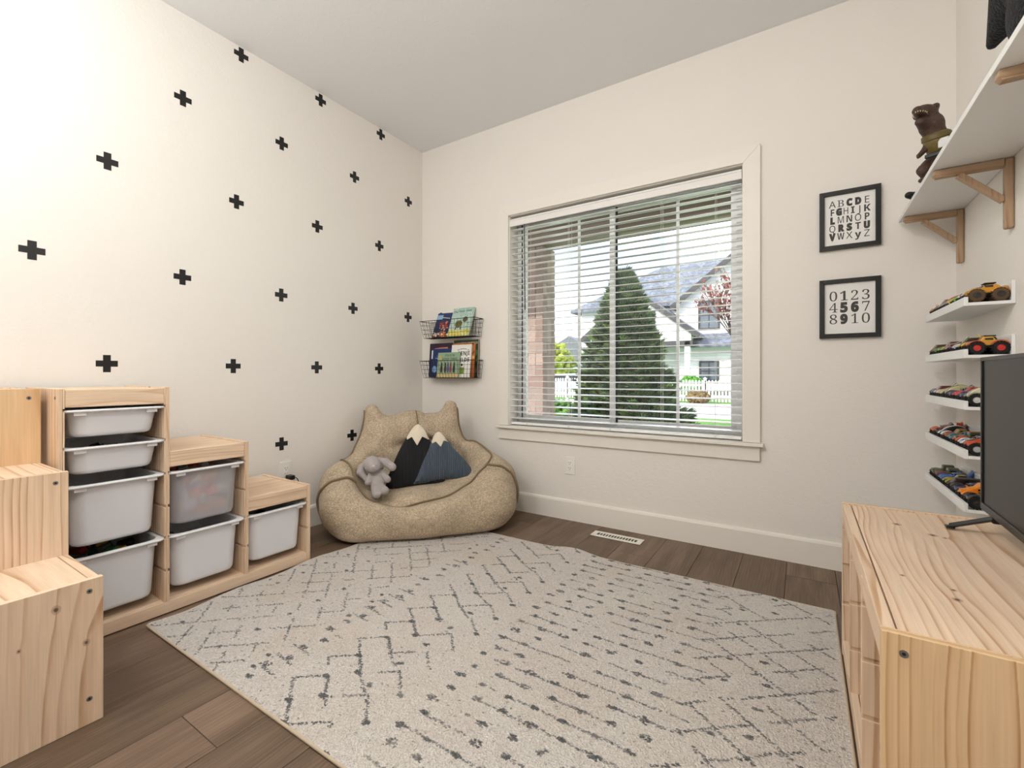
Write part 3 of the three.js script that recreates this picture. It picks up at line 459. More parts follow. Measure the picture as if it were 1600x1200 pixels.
// ---------- plush rabbit ----------
{
  const base = V3(-0.275, 0.222, 0.08), P = base.clone().applyEuler(new THREE.Euler(0, BAG.turn, 0)).add(V3(...BAG.pos));
  const t = thing('plush_rabbit', 'grey plush rabbit with long floppy ears sitting on the bean bag beside the pillow', 'plush toy', P.toArray(), BAG.turn);
  const q = (a) => [a[0] + 0.275, a[1] - 0.222, a[2] - 0.08];
  const C = (a, b, r0, r1) => { const A = q(a), B = q(b); return (x, y, z) => cap(x, y, z, A, B, r0, r1); }, E = (c, r) => { const k = q(c); return (x, y, z) => ell(x, y, z, k, r); };
  const bits = [E([-0.303, 0.405, 0.04], [0.052, 0.05, 0.05]), E([-0.292, 0.392, 0.072], [0.034, 0.028, 0.03]), C([-0.28, 0.345, 0.03], [-0.268, 0.288, 0.04], 0.034, 0.05), C([-0.25, 0.358, 0.04], [-0.208, 0.315, 0.075], 0.016, 0.021), C([-0.305, 0.352, 0.04], [-0.325, 0.3, 0.075], 0.016, 0.019), C([-0.285, 0.265, 0.06], [-0.268, 0.238, 0.135], 0.024, 0.025), C([-0.25, 0.265, 0.06], [-0.222, 0.258, 0.125], 0.024, 0.027)];
  const k = [0, 0.03, 0.03, 0.012, 0.012, 0.014, 0.014], body = (x, y, z) => { let d = 1e9; bits.forEach((f, i) => { d = i ? smin(d, f(x, y, z), k[i]) : f(x, y, z); }); return d; };
  const m = mat(0xb4acaa, 0.95, { bumpMap: fuzz, bumpScale: 0.004, sheen: 0.5, sheenColor: new THREE.Color(0.7, 0.68, 0.68) });
  part('body', surface(body, [-0.1, -0.04, -0.1], [0.13, 0.25, 0.12], 0.005), m, t);
  const ear = (pts, w) => { const s = pts.map(q); return (x, y, z) => { let d = 1e9; for (let i = 0; i < s.length - 1; i++) d = smin(d, cap(x, y, z, s[i], s[i + 1], w[i], w[i + 1]), 0.012); return d; }; };
  const eL = ear([[-0.338, 0.425, 0.02], [-0.368, 0.385, 0.035], [-0.372, 0.36, 0.05], [-0.335, 0.318, 0.06]], [0.012, 0.018, 0.02, 0.016]), eR = ear([[-0.262, 0.43, 0.02], [-0.22, 0.412, 0.035], [-0.182, 0.385, 0.05]], [0.014, 0.024, 0.026]);
  part('ear', surface(eL, [-0.14, 0.06, -0.1], [-0.02, 0.24, 0.02], 0.005), m, t); part('ear', surface(eR, [-0.02, 0.1, -0.1], [0.14, 0.25, 0.03], 0.005), m, t);
  const n = new THREE.SphereGeometry(0.0075, 12, 8); n.scale(1.3, 0.8, 0.6); n.translate(...q([-0.29, 0.405, 0.1])); part('nose', n, mat(0xd8cfcb, 0.7), t);
  part('eye', [-1, 1].map((s) => { const g = new THREE.SphereGeometry(0.004, 10, 8); g.translate(...q([-0.297 + s * 0.03, 0.415, 0.079])); return g; }), mat(0x1b1816, 0.25), t);
  part('scarf', [tube([[-0.32, 0.37, 0.055], [-0.3, 0.366, 0.083], [-0.27, 0.376, 0.08], [-0.245, 0.39, 0.055], [-0.25, 0.372, 0.02], [-0.29, 0.362, 0.012]].map(q), 0.0105, 40, 8, true)], mat(0xa29a98, 0.95, { bumpMap: fuzz, bumpScale: 0.003 }), t);
}
// ---------- rug ----------
{
  const Wd = 2.215, Dp = 1.53, X0 = 0.52, Z0 = 0.507, r = rng(19);
  const map = canvasTex(2048, 1414, (c, w, h) => {
    const k = w / Wd; c.fillStyle = '#d5cdc6'; c.fillRect(0, 0, w, h);
    for (let i = 0; i < 150000; i++) { const v = r(); c.fillStyle = v < 0.5 ? `rgba(150,138,128,${0.12 + 0.22 * r()})` : `rgba(248,243,238,${0.12 + 0.3 * r()})`; c.fillRect(r() * w, r() * h, 2 + r() * 3, 2 + r() * 3); }
    for (let i = 0; i < 60; i++) { c.fillStyle = `rgba(${r() < 0.5 ? '205,186,160' : '226,222,218'},0.10)`; c.beginPath(); c.ellipse(r() * w, r() * h, 60 + r() * 160, 40 + r() * 110, r() * 3, 0, 7); c.fill(); }
    const cols = ['74,78,82', '92,94,96', '60,60,64', '110,108,106', '84,80,74'];
    const tuft = (x, y, s = 1, al = 1) => { for (let q = 0; q < 5; q++) { c.fillStyle = `rgba(${cols[Math.floor(r() * 5)]},${(0.45 + 0.5 * r()) * al})`; c.fillRect((x + (r() - 0.5) * 0.012 * s) * k, (y + (r() - 0.5) * 0.008 * s) * k, (0.003 + r() * 0.005) * k * s, (0.002 + r() * 0.004) * k * s); } };
    const dash = (x0, y0, x1, y1, al = 1, keep = 0.8) => { const L = Math.hypot(x1 - x0, y1 - y0), n = Math.ceil(L / 0.0075); let on = true; for (let i = 0; i < n; i++) { if (r() < 0.18) on = r() < keep; if (on && r() < 0.9) tuft(lerp(x0, x1, i / n) + (r() - 0.5) * 0.006, lerp(y0, y1, i / n) + (r() - 0.5) * 0.006, 0.85, al); } };
    const blob = (x, y, s, al = 1) => { for (let q = 0; q < 13; q++) { const a = r() * 6.3, d = Math.sqrt(r()) * 0.015 * s; tuft(x + Math.cos(a) * d * 1.35, y + Math.sin(a) * d * 0.8, 0.9, al); } };
    // left lattice of diamonds
    for (let q = -8; q < 16; q++) { const y = q * 0.125; const x1 = 0.55; if (r() < 0.95) dash(0.02, y + 0.06, x1, y + 0.06 + 0.50, 0.8, 0.6); dash(0.02, y + 0.02, x1, y + 0.02 - 0.46, 0.8, 0.6); }
    for (let q = 0; q < 12; q++) for (let p = 0; p < 3; p++) if (r() < 0.5) blob(0.09 + p * 0.15, q * 0.128 + 0.04, 0.45, 0.55);
    // row of knots
    for (let y = 0.05; y < 1.5; y += 0.062) { blob(0.645 + (r() - 0.5) * 0.05, y, 0.62 + 0.5 * r(), 0.95); if (r() < 0.6) dash(0.6, y + 0.01, 0.7, y + 0.02, 0.8); if (r() < 0.4) blob(0.57 + r() * 0.03, y + 0.03, 0.4, 0.8); }
    // honeycomb strip
    for (let q = -1; q < 13; q++) { const y = q * 0.125; dash(0.76, y + 0.03, 0.84, y - 0.035); dash(0.84, y - 0.035, 0.92, y + 0.03); dash(0.92, y + 0.03, 1.02, y - 0.045); dash(1.02, y - 0.045, 1.1, y + 0.03); dash(0.76, y + 0.03, 0.84, y + 0.09); dash(0.84, y + 0.09, 0.93, y + 0.155, 1, 0.65); dash(0.92, y + 0.03, 1.01, y + 0.085, 0.9, 0.7); blob(0.84, y - 0.03, 0.5); if (r() < 0.7) blob(0.99, y + 0.05, 0.5); if (r() < 0.7) blob(1.1, y + 0.03, 0.55); if (r() < 0.5) blob(0.91, y + 0.03, 0.55); }
    // rows of beads
    for (let q = 0; q < 25; q++) { const y = 0.01 + q * 0.0612; for (let p = 0; p < 7; p++) { const x = 1.19 + p * 0.0915 + (q % 2) * 0.02; if (r() < 0.84) blob(x, y + (r() - 0.5) * 0.008, 0.5 + 0.55 * r(), r() < 0.25 ? 0.5 : 1); if (r() < 0.72) dash(x, y, x + 0.0915, y + 0.002, 0.62, 0.7); } }
    // right lattice
    for (let q = -4; q < 22; q++) { const y = q * 0.125; dash(1.8, y, 2.2, y - 0.32, 1, 0.85); if (q % 2 || r() < 0.6) dash(1.83, y - 0.02, 2.2, y + 0.26, 0.9, 0.7); if (r() < 0.8) blob(2.0 + (r() - 0.5) * 0.04, y - 0.1, 0.55); if (r() < 0.5) blob(1.9, y - 0.06, 0.4, 0.7); }
    for (let i = 0; i < 900; i++) tuft(r() * Wd, r() * Dp, 0.7, 0.5);
    // worn, faded patches of the distressed print
    for (let i = 0; i < 150; i++) { c.fillStyle = `rgba(216,207,197,${0.12 + 0.2 * r()})`; c.beginPath(); c.ellipse(r() * w, r() * h, 14 + r() * 60, 10 + r() * 40, r() * 3, 0, 7); c.fill(); }
  });
  const bump = fuzz.clone(); bump.repeat.set(5.5, 3.8); bump.needsUpdate = true;
  const t = thing('area_rug', 'cream low pile area rug with broken grey diamond and knot pattern', 'rug', [X0, 0, Z0]);
  const nx = 120, nz = 84, pos = [], uv = [], idx = [];
  const edge = (a, b) => { const wl = 0.012 * Math.sin(b * 5.1 + 0.6) * (1 - sstep(0, 0.3, a)) + 0.006 * Math.sin(b * 14) * (1 - sstep(0, 0.15, a)), bk = 0.014 * Math.exp(-((a - 1.1) ** 2) / 0.012) * (1 - sstep(0, 0.3, b)); const lift = 0.014 * Math.exp(-((a - 1.06) ** 2) / 0.01) * (1 - sstep(0, 0.12, b)) + 0.006 * (1 - sstep(0, 0.05, a)) * (0.5 + 0.5 * Math.sin(b * 17)); return [a + wl, b - bk, 0.0095 + lift + 0.0018 * (noise3(a * 26, b * 26, 1, 8) - 0.5)]; };
  for (let j = 0; j <= nz; j++) for (let i = 0; i <= nx; i++) { const a = i / nx * Wd, b = j / nz * Dp, [x, z, y] = edge(a, b); pos.push(x, y, z); uv.push(i / nx, 1 - j / nz); }
  for (let j = 0; j < nz; j++) for (let i = 0; i < nx; i++) { const a = j * (nx + 1) + i, b = a + 1, c = a + nx + 1, d = c + 1; idx.push(a, c, b, b, c, d); }
  const g = new THREE.BufferGeometry(); g.setAttribute('position', new THREE.Float32BufferAttribute(pos, 3)); g.setAttribute('uv', new THREE.Float32BufferAttribute(uv, 2)); g.setIndex(idx); g.computeVertexNormals();
  part('pile', g, mat(0xffffff, 0.95, { map, bumpMap: bump, bumpScale: 0.008, sheen: 0.3, sheenColor: new THREE.Color(0.8, 0.78, 0.75) }), t);
  const rim = []; for (let i = 0; i <= 60; i++) rim.push([i / 60 * Wd, 0]); for (let i = 1; i <= 40; i++) rim.push([Wd, i / 40 * Dp]); for (let i = 59; i >= 0; i--) rim.push([i / 60 * Wd, Dp]); for (let i = 39; i > 0; i--) rim.push([0, i / 40 * Dp]);
  part('bound_edge', new THREE.TubeGeometry(new THREE.CatmullRomCurve3(rim.map(([a, b]) => { const [x, z, y] = edge(a, b); return V3(x, Math.max(0.0052, y - 0.005), z); }), true), 500, 0.005, 6, true), mat(0xc9b79f, 0.9), t);
}
// ---------- wire baskets with picture books ----------
const wireM = mat(0x1d1a18, 0.5, { metalness: 0.3 });
function basket(label, y, loops) {
  const t = thing('wire_basket', label, 'wire basket', [0.36, y, 0.006]), a = [], T = 0.132, f = 0.27, b = 0.243, d = 0.118, d2 = 0.1, R = 0.0012;
  const F = (u, v) => [lerp(lerp(-b, -f, v), lerp(b, f, v), u) + 0.05 * 0, lerp(0, T, v), lerp(d2, d, v)], K = (u, v) => [lerp(lerp(-b, -f + 0.01, v), lerp(b, f - 0.01, v), u), lerp(0, T, v), 0.002];
  const nu = 17, nv = 4;
  for (let i = 0; i <= nu; i++) { a.push(rod(F(i / nu, 0), F(i / nu, 1), R), rod(K(i / nu, 0), K(i / nu, 1), R), rod(F(i / nu, 0), K(i / nu, 0), R)); }
  for (let j = 0; j <= nv; j++) { const v = j / nv; a.push(rod(F(0, v), F(1, v), R), rod(K(0, v), K(1, v), R), rod(F(0, v), K(0, v), R), rod(F(1, v), K(1, v), R)); }
  for (let i = 1; i < 5; i++) for (const u of [0, 1]) { const p = F(u, 0), q = K(u, 0), p1 = F(u, 1), q1 = K(u, 1), s = i / 5; a.push(rod([lerp(p[0], q[0], s), 0, lerp(p[2], q[2], s)], [lerp(p1[0], q1[0], s), T, lerp(p1[2], q1[2], s)], R)); }
  for (let i = 1; i < 5; i++) { const z = lerp(d2, 0.002, i / 5); a.push(rod([-b, 0, z], [b, 0, z], R)); }
  part('wire_mesh', a, wireM, t);
  const rim = [F(0, 1), F(1, 1), K(1, 1), K(0, 1)]; part('rim', [0, 1, 2, 3].map((i) => rod(rim[i], rim[(i + 1) % 4], 0.0026, 7)), wireM, t);
  if (loops) for (const x of [-0.15, 0.06]) part('hanging_loop', tube([[x - 0.036, T, 0.003], [x - 0.032, T + 0.045, 0.003], [x, T + 0.072, 0.003], [x + 0.032, T + 0.045, 0.003], [x + 0.036, T, 0.003]], 0.0036, 30, 7), wireM, t);
  return t;
}
basket('black wire basket holding two picture books, upper of the pair in the corner', 1.245, true);
basket('black wire basket packed with picture books, lower of the pair in the corner', 0.935, false);
function book(label, x, y, z, w, h, th, tilt, roll, draw, spine, group) {
  const t = thing('picture_book', label, 'book', [x, y, z], 0, group); t.rotation.set(-tilt, 0, roll);
  const print = canvasTex(256, Math.round(256 * h / w), draw), cm = mat(0xffffff, 0.35, { map: print }), sp = mat(spine, 0.4);
  part('back_cover', rbox(w, h, 0.0022, 0, h / 2, -th / 2, 0.0008), sp, t); part('spine', rbox(0.003, h, th + 0.002, -w / 2 + 0.0005, h / 2, 0, 0.001), sp, t);
  part('pages', box(w - 0.006, h - 0.006, th - 0.002, 0, h / 2, 0), mat(0xf0e8d8, 0.9), t); part('front_cover', rbox(w, h, 0.0022, 0, h / 2, th / 2, 0.0008), sp, t);
  const pg = new THREE.PlaneGeometry(w - 0.001, h - 0.001); pg.translate(0, h / 2, th / 2 + 0.00125); part('cover_print', pg, cm, t);
}
{
  const bg = (c, w, h, a, b) => { const g = c.createLinearGradient(0, 0, 0, h); g.addColorStop(0, a); g.addColorStop(1, b); c.fillStyle = g; c.fillRect(0, 0, w, h); };
  const dots = (c, n, f, seed, x0, y0, x1, y1, s) => { const r = rng(seed); for (let i = 0; i < n; i++) { c.fillStyle = f[Math.floor(r() * f.length)]; c.beginPath(); c.ellipse(x0 + r() * (x1 - x0), y0 + r() * (y1 - y0), s * (0.4 + r()), s * (0.3 + 0.6 * r()), r() * 3, 0, 7); c.fill(); } };
  const txt = (c, s, x, y, f, col, rot = 0, al = 'center') => { c.save(); c.translate(x, y); c.rotate(rot); c.font = f; c.fillStyle = col; c.textAlign = al; c.textBaseline = 'middle'; c.fillText(s, 0, 0); c.restore(); };
  book('dark blue picture book with a red and orange picture, left one in the upper basket', 0.265, 1.2495, 0.088, 0.15, 0.205, 0.01, 0.36, -0.02, (c, w, h) => { bg(c, w, h, '#1c3566', '#22264e'); c.fillStyle = '#8fb4d6'; c.fillRect(0, h * 0.08, w * 0.4, h * 0.2); for (let i = 0; i < 7; i++) { c.fillStyle = '#e8e4d8'; c.fillRect(w * (0.4 + i * 0.075), h * (0.17 + 0.008 * i), w * 0.05, h * 0.035); } dots(c, 40, ['#c23a34', '#e07a4a', '#7a2436', '#f0c090'], 3, w * 0.35, h * 0.38, w * 0.95, h * 0.68, 17); dots(c, 50, ['#d0642a', '#e88a3a', '#8a2c1c', '#f4e6d0'], 4, 0, h * 0.8, w, h, 18); }, 0x1d2c55, null);
  book('pale green picture book with an olive round creature, right one in the upper basket', 0.445, 1.2495, 0.088, 0.205, 0.235, 0.012, 0.36, -0.015, (c, w, h) => { bg(c, w, h, '#a9c8bd', '#cfe0d2'); dots(c, 70, ['rgba(120,165,160,.4)', 'rgba(230,240,225,.5)'], 8, 0, 0, w, h * 0.8, 12); c.font = 'italic 27px serif'; txt(c, 'Our Very Own', w * 0.46, h * 0.12, 'italic bold 30px serif', '#33483f', -0.06); bg; c.fillStyle = '#e6dc6a'; c.fillRect(0, h * 0.8, w, h * 0.2); dots(c, 24, ['#d9c93c', '#f2ecaa'], 9, 0, h * 0.8, w, h, 14); c.fillStyle = '#6d6c38'; c.beginPath(); c.ellipse(w * 0.42, h * 0.58, w * 0.17, h * 0.13, 0, 0, 7); c.fill(); c.fillStyle = '#56552a'; c.beginPath(); c.ellipse(w * 0.68, h * 0.42, w * 0.11, h * 0.1, -0.5, 0, 7); c.fill(); c.fillRect(w * 0.3, h * 0.68, w * 0.05, h * 0.1); c.fillRect(w * 0.52, h * 0.68, w * 0.05, h * 0.1); }, 0x9fb9ae, null);
  const G = null, Y = 0.9395;
  book('dark maroon picture book at the back left of the lower basket', 0.235, Y, 0.048, 0.235, 0.268, 0.008, 0.07, 0, (c, w, h) => { bg(c, w, h, '#30172a', '#1a2350'); c.fillStyle = '#a8392e'; c.beginPath(); c.ellipse(w * 0.5, h * 0.17, w * 0.33, h * 0.055, -0.05, 0, 7); c.fill(); txt(c, 'ADVENTURE', w * 0.5, h * 0.165, 'bold 26px sans-serif', '#e6c9b0', -0.05); }, 0x2a1626, G);
  book('navy blue picture book in the lower basket behind the green one', 0.253, Y, 0.07, 0.2, 0.225, 0.009, 0.11, 0, (c, w, h) => { bg(c, w, h, '#17306a', '#14204a'); c.fillStyle = '#d9e2ea'; c.fillRect(w * 0.0, h * 0.05, w * 0.07, h * 0.3); dots(c, 10, ['#8fb2dc', '#c8d8ee'], 12, w * 0.2, h * 0.1, w, h * 0.5, 10); c.fillStyle = '#7fa6d8'; c.beginPath(); c.ellipse(w * 0.2, h * 0.72, w * 0.12, h * 0.12, 0, 0, 7); c.fill(); }, 0x15264f, G);
  book('dark green picture book tallest at the back right of the lower basket', 0.472, Y, 0.03, 0.235, 0.285, 0.012, 0.05, 0, (c, w, h) => { bg(c, w, h, '#26402a', '#1a2a1c'); txt(c, 'AMAZING ANIMALS', w * 0.54, h * 0.09, 'bold 24px sans-serif', '#e4e2d2', -0.03); dots(c, 40, ['#3f6a36', '#6b4a2a', '#16200f'], 14, 0, h * 0.2, w, h, 26); }, 0x5a3a22, G);
  book('orange spined picture book pressed behind the white one in the lower basket', 0.463, Y, 0.052, 0.21, 0.262, 0.008, 0.09, 0, (c, w, h) => { bg(c, w, h, '#c4742c', '#a5501e'); dots(c, 30, ['#e6b060', '#7c3a16'], 15, 0, 0, w, h, 18); }, 0xb86a2a, G);
  book('white picture book with bold black lettering in the lower basket', 0.45, Y, 0.071, 0.19, 0.25, 0.009, 0.12, 0, (c, w, h) => { bg(c, w, h, '#f2efe8', '#f4f2ec'); 'THE ADVENTURES OF'.split('').forEach((s, i, a) => { const k = i / (a.length - 1) - 0.5; txt(c, s, w * (0.6 + k * 0.56), h * (0.13 + 0.16 * k * k), 'bold 15px sans-serif', '#2a2a2a', k * 0.9); }); txt(c, 'BENJI', w * 0.63, h * 0.27, 'bold 58px sans-serif', '#161616', -0.03); txt(c, 'WILDE', w * 0.6, h * 0.47, 'bold 58px sans-serif', '#161616', -0.03); c.fillStyle = '#2c2a28'; c.beginPath(); c.ellipse(w * 0.58, h * 0.62, 13, 12, 0, 0, 7); c.fill(); c.fillStyle = '#7d9a3a'; c.fillRect(w * 0.5, h * 0.7, w * 0.2, h * 0.2); }, 0xf0ece2, G);
  book('sage green picture book in front in the lower basket', 0.345, Y, 0.0885, 0.215, 0.192, 0.009, 0.12, 0, (c, w, h) => { bg(c, w, h, '#8fae90', '#a9bf9c'); txt(c, 'STUCK IN', w * 0.55, h * 0.12, 'bold 26px sans-serif', '#4a4a38'); txt(c, 'GOOD TIMES', w * 0.55, h * 0.26, 'bold 30px sans-serif', '#4a4a38'); dots(c, 6, ['#d9a83a', '#c7c24a'], 17, w * 0.05, h * 0.1, w * 0.2, h * 0.36, 12); c.fillStyle = '#e0c98c'; c.fillRect(0, h * 0.86, w, h * 0.14); for (const [x, k] of [[0.2, '#3a322e'], [0.38, '#4a4038'], [0.62, '#a04a56'], [0.78, '#2a3a3a'], [0.5, '#5a6a9a']]) { c.fillStyle = k; c.beginPath(); c.ellipse(w * x, h * 0.66, w * 0.055, h * 0.17, 0, 0, 7); c.fill(); c.beginPath(); c.ellipse(w * x, h * 0.46, w * 0.035, h * 0.06, 0, 0, 7); c.fill(); } }, 0x8aa98a, G);
}

// ---------- display shelves on wooden brackets ----------
{
  const W = ROOM.w, top = 0.018, y = 1.655, zs = [0.03, 0.632, 1.245, 1.85], shM = mat(0xf2f2f0, 0.38), birch = woodMats[2].clone(); birch.color.set(0xc4b3a2);
  ['white display shelf board nearest the window wall, the dinosaur standing on it', 'white middle display shelf board between two wooden brackets', 'white display shelf board closest to the camera at the top right edge'].forEach((l, i) => {
    const t = thing('wall_shelf', l, 'shelf', [W - 0.1005, y, (zs[i] + zs[i + 1]) / 2]);
    part('board', rbox(0.199, top, zs[i + 1] - zs[i] - 0.0012, 0, top / 2 + (i === 1 ? 0.0012 : 0), 0, 0.0015), shM, t);
  });
  [[0.116, 'small wooden shelf bracket nearest the window wall'], [0.652, 'wooden shelf bracket under the first shelf joint, left of the television'], [1.262, 'wooden shelf bracket at the top right corner, mostly cut off']].forEach(([z, l]) => {
    const t = thing('shelf_bracket', l, 'shelf bracket', [W, y, z], 0, null), w = 0.026;
    part('upright', boxUV(rbox(0.022, 0.226, w, -0.0118, -0.1135, 0, 0.006, 2), 'y'), birch, t);
    part('arm', boxUV(extrude([[-0.19, -0.0006], [-0.023, -0.0006], [-0.023, -0.026], [-0.186, -0.026], [-0.194, -0.016], [-0.194, -0.006]], w - 0.003, 0.0015, 1).translate(0, 0, -w / 2 + 0.0015), 'x'), birch, t);
    part('brace', boxUV(bar([-0.13, -0.026, 0], [-0.022, -0.135, 0], 0.018, w - 0.004, 0.002), 'y'), birch, t);
    part('screw', [cyl(0.004, 0.004, 0.001, -0.0232, -0.2, 0, 10, 'x')], steel, t); part('screw', [cyl(0.004, 0.004, 0.001, -0.165, -0.0262, 0, 10)], steel, t);
  });
}
// ---------- picture ledges ----------
const LEDGE = [1.186, 1.0135, 0.842, 0.68, 0.503];
['topmost', 'second from the top', 'middle', 'second from the bottom', 'lowest'].forEach((w, i) => {
  const t = thing('picture_ledge', `${w} of the five white picture ledges lined with toy trucks`, 'wall ledge', [ROOM.w, LEDGE[i], 0.39]), L = 0.564;
  part('base_board', rbox(0.1, 0.0105, L, -0.06, 0.0054, 0, 0.0012), whitePaint, t); part('front_lip', rbox(0.0105, 0.03, L, -0.1148, 0.015, 0, 0.0015), whitePaint, t); part('back_panel', rbox(0.0095, 0.074, L, -0.0051, 0.037, 0, 0.0015), whitePaint, t);
  if (i === 1 || i === 0) part('wall_screw', cyl(0.004, 0.004, 0.001, -0.0101, 0.052, 0.21, 12, 'x'), steel, t);
});
// ---------- toy monster trucks ----------
const truckShapes = (() => {
  const P = {
    pickup: [[-0.046, 0.03], [-0.048, 0.042], [-0.02, 0.046], [-0.01, 0.06], [0.012, 0.061], [0.02, 0.048], [0.046, 0.048], [0.047, 0.03]],
    muscle: [[-0.048, 0.028], [-0.049, 0.039], [-0.018, 0.045], [-0.004, 0.057], [0.02, 0.058], [0.034, 0.048], [0.047, 0.051], [0.048, 0.03]],
    van: [[-0.044, 0.03], [-0.045, 0.044], [-0.034, 0.061], [0.038, 0.063], [0.044, 0.05], [0.045, 0.03]],
    beast: [[-0.046, 0.03], [-0.05, 0.047], [-0.034, 0.05], [-0.012, 0.059], [0.002, 0.074], [0.009, 0.06], [0.03, 0.052], [0.048, 0.067], [0.046, 0.042], [0.044, 0.03]],
    dome: [[-0.044, 0.03], [-0.045, 0.04], [-0.032, 0.056], [-0.008, 0.066], [0.014, 0.065], [0.034, 0.054], [0.044, 0.042], [0.045, 0.03]],
    tank: [[-0.047, 0.03], [-0.048, 0.046], [-0.014, 0.048], [-0.012, 0.064], [0.022, 0.065], [0.026, 0.049], [0.046, 0.046], [0.047, 0.03]],
    winged: [[-0.05, 0.034], [-0.048, 0.042], [-0.018, 0.045], [-0.006, 0.056], [0.014, 0.057], [0.024, 0.047], [0.036, 0.05], [0.05, 0.072], [0.049, 0.054], [0.044, 0.032]],
  }, out = {};
  for (const k in P) { const b = extrude(P[k], 0.03, 0.003, 2, k === 'dome'); b.translate(0, 0, -0.015); const s = extrude(P[k].map(([x, y]) => [x * 0.985, y < 0.032 ? y + 0.004 : y + 0.0014]), 0.009, 0.001, 1, k === 'dome'); s.translate(0, 0, -0.0045); out[k] = { body: boxUV(b), stripe: boxUV(s) }; }
  const tire = new THREE.LatheGeometry([[0.0105, -0.0085], [0.018, -0.009], [0.0205, -0.0075], [0.0215, -0.003], [0.0215, 0.003], [0.0205, 0.0075], [0.018, 0.009], [0.0105, 0.0085]].map((p) => new THREE.Vector2(...p)), 22); tire.rotateX(Math.PI / 2);
  const lugs = []; for (let i = 0; i < 16; i++) { const g = box(0.0035, 0.002, 0.0165, 0, 0.0215, 0); g.rotateZ(i / 16 * Math.PI * 2); lugs.push(g); }
  out.tire = merge([tire, ...lugs]);
  const hub = new THREE.LatheGeometry([[0, -0.0075], [0.004, -0.0078], [0.005, -0.0062], [0.009, -0.0064], [0.011, -0.0082], [0.011, 0.0082], [0.009, 0.0064], [0.005, 0.0062], [0.004, 0.0078], [0, 0.0075]].map((p) => new THREE.Vector2(...p)), 18); hub.rotateX(Math.PI / 2); out.hub = hub;
  out.window = merge([rbox(0.022, 0.0085, 0.0368, 0.003, 0.0515, 0, 0.002), rbox(0.004, 0.008, 0.03, -0.0125, 0.0508, 0, 0.001)]);
  const arc = (x, z) => { const g = new THREE.TorusGeometry(0.0235, 0.003, 5, 12, 2.2); g.rotateZ(0.48); g.scale(1, 1, 3); g.translate(x, 0.0215, z); return g; };
  out.fender = [arc(-0.029, 0.0215), arc(-0.029, -0.0215), arc(0.029, 0.0215), arc(0.029, -0.0215)];
  out.chassis = merge([rbox(0.078, 0.008, 0.018, 0, 0.0265, 0, 0.002), cyl(0.003, 0.003, 0.03, -0.029, 0.0215, 0, 8, 'z'), cyl(0.003, 0.003, 0.03, 0.029, 0.0215, 0, 8, 'z'), rod([-0.02, 0.028, 0.012], [-0.029, 0.0215, 0.014], 0.0022), rod([0.02, 0.028, -0.012], [0.029, 0.0215, -0.014], 0.0022)]);
  out.wing = merge([rbox(0.018, 0.002, 0.036, 0.038, 0.068, 0, 0.0008), box(0.006, 0.018, 0.002, 0.038, 0.058, 0.013), box(0.006, 0.018, 0.002, 0.038, 0.058, -0.013)]);
  out.horns = merge([[-0.03, 0.05, 0.012], [-0.03, 0.05, -0.012], [0.0, 0.062, 0.012], [0.0, 0.062, -0.012]].map(([x, y, z]) => { const g = new THREE.ConeGeometry(0.003, 0.016, 7); g.rotateZ(0.5); g.translate(x, y + 0.006, z); return g; }));
  return out;
})();
const cm = {}; const colr = (c, r = 0.35) => cm[c + '/' + r] ??= mat(c, r, { clearcoat: r < 0.4 ? 0.5 : 0 });
const LN = ['top ledge', 'second ledge', 'middle ledge', 'fourth ledge', 'lowest ledge'];
const PN = ['nearest the window wall', 'second from the window wall', 'third from the window wall', 'fourth from the window wall', 'fifth from the window wall', 'third from the open end', 'second from the open end', 'at the open end'];
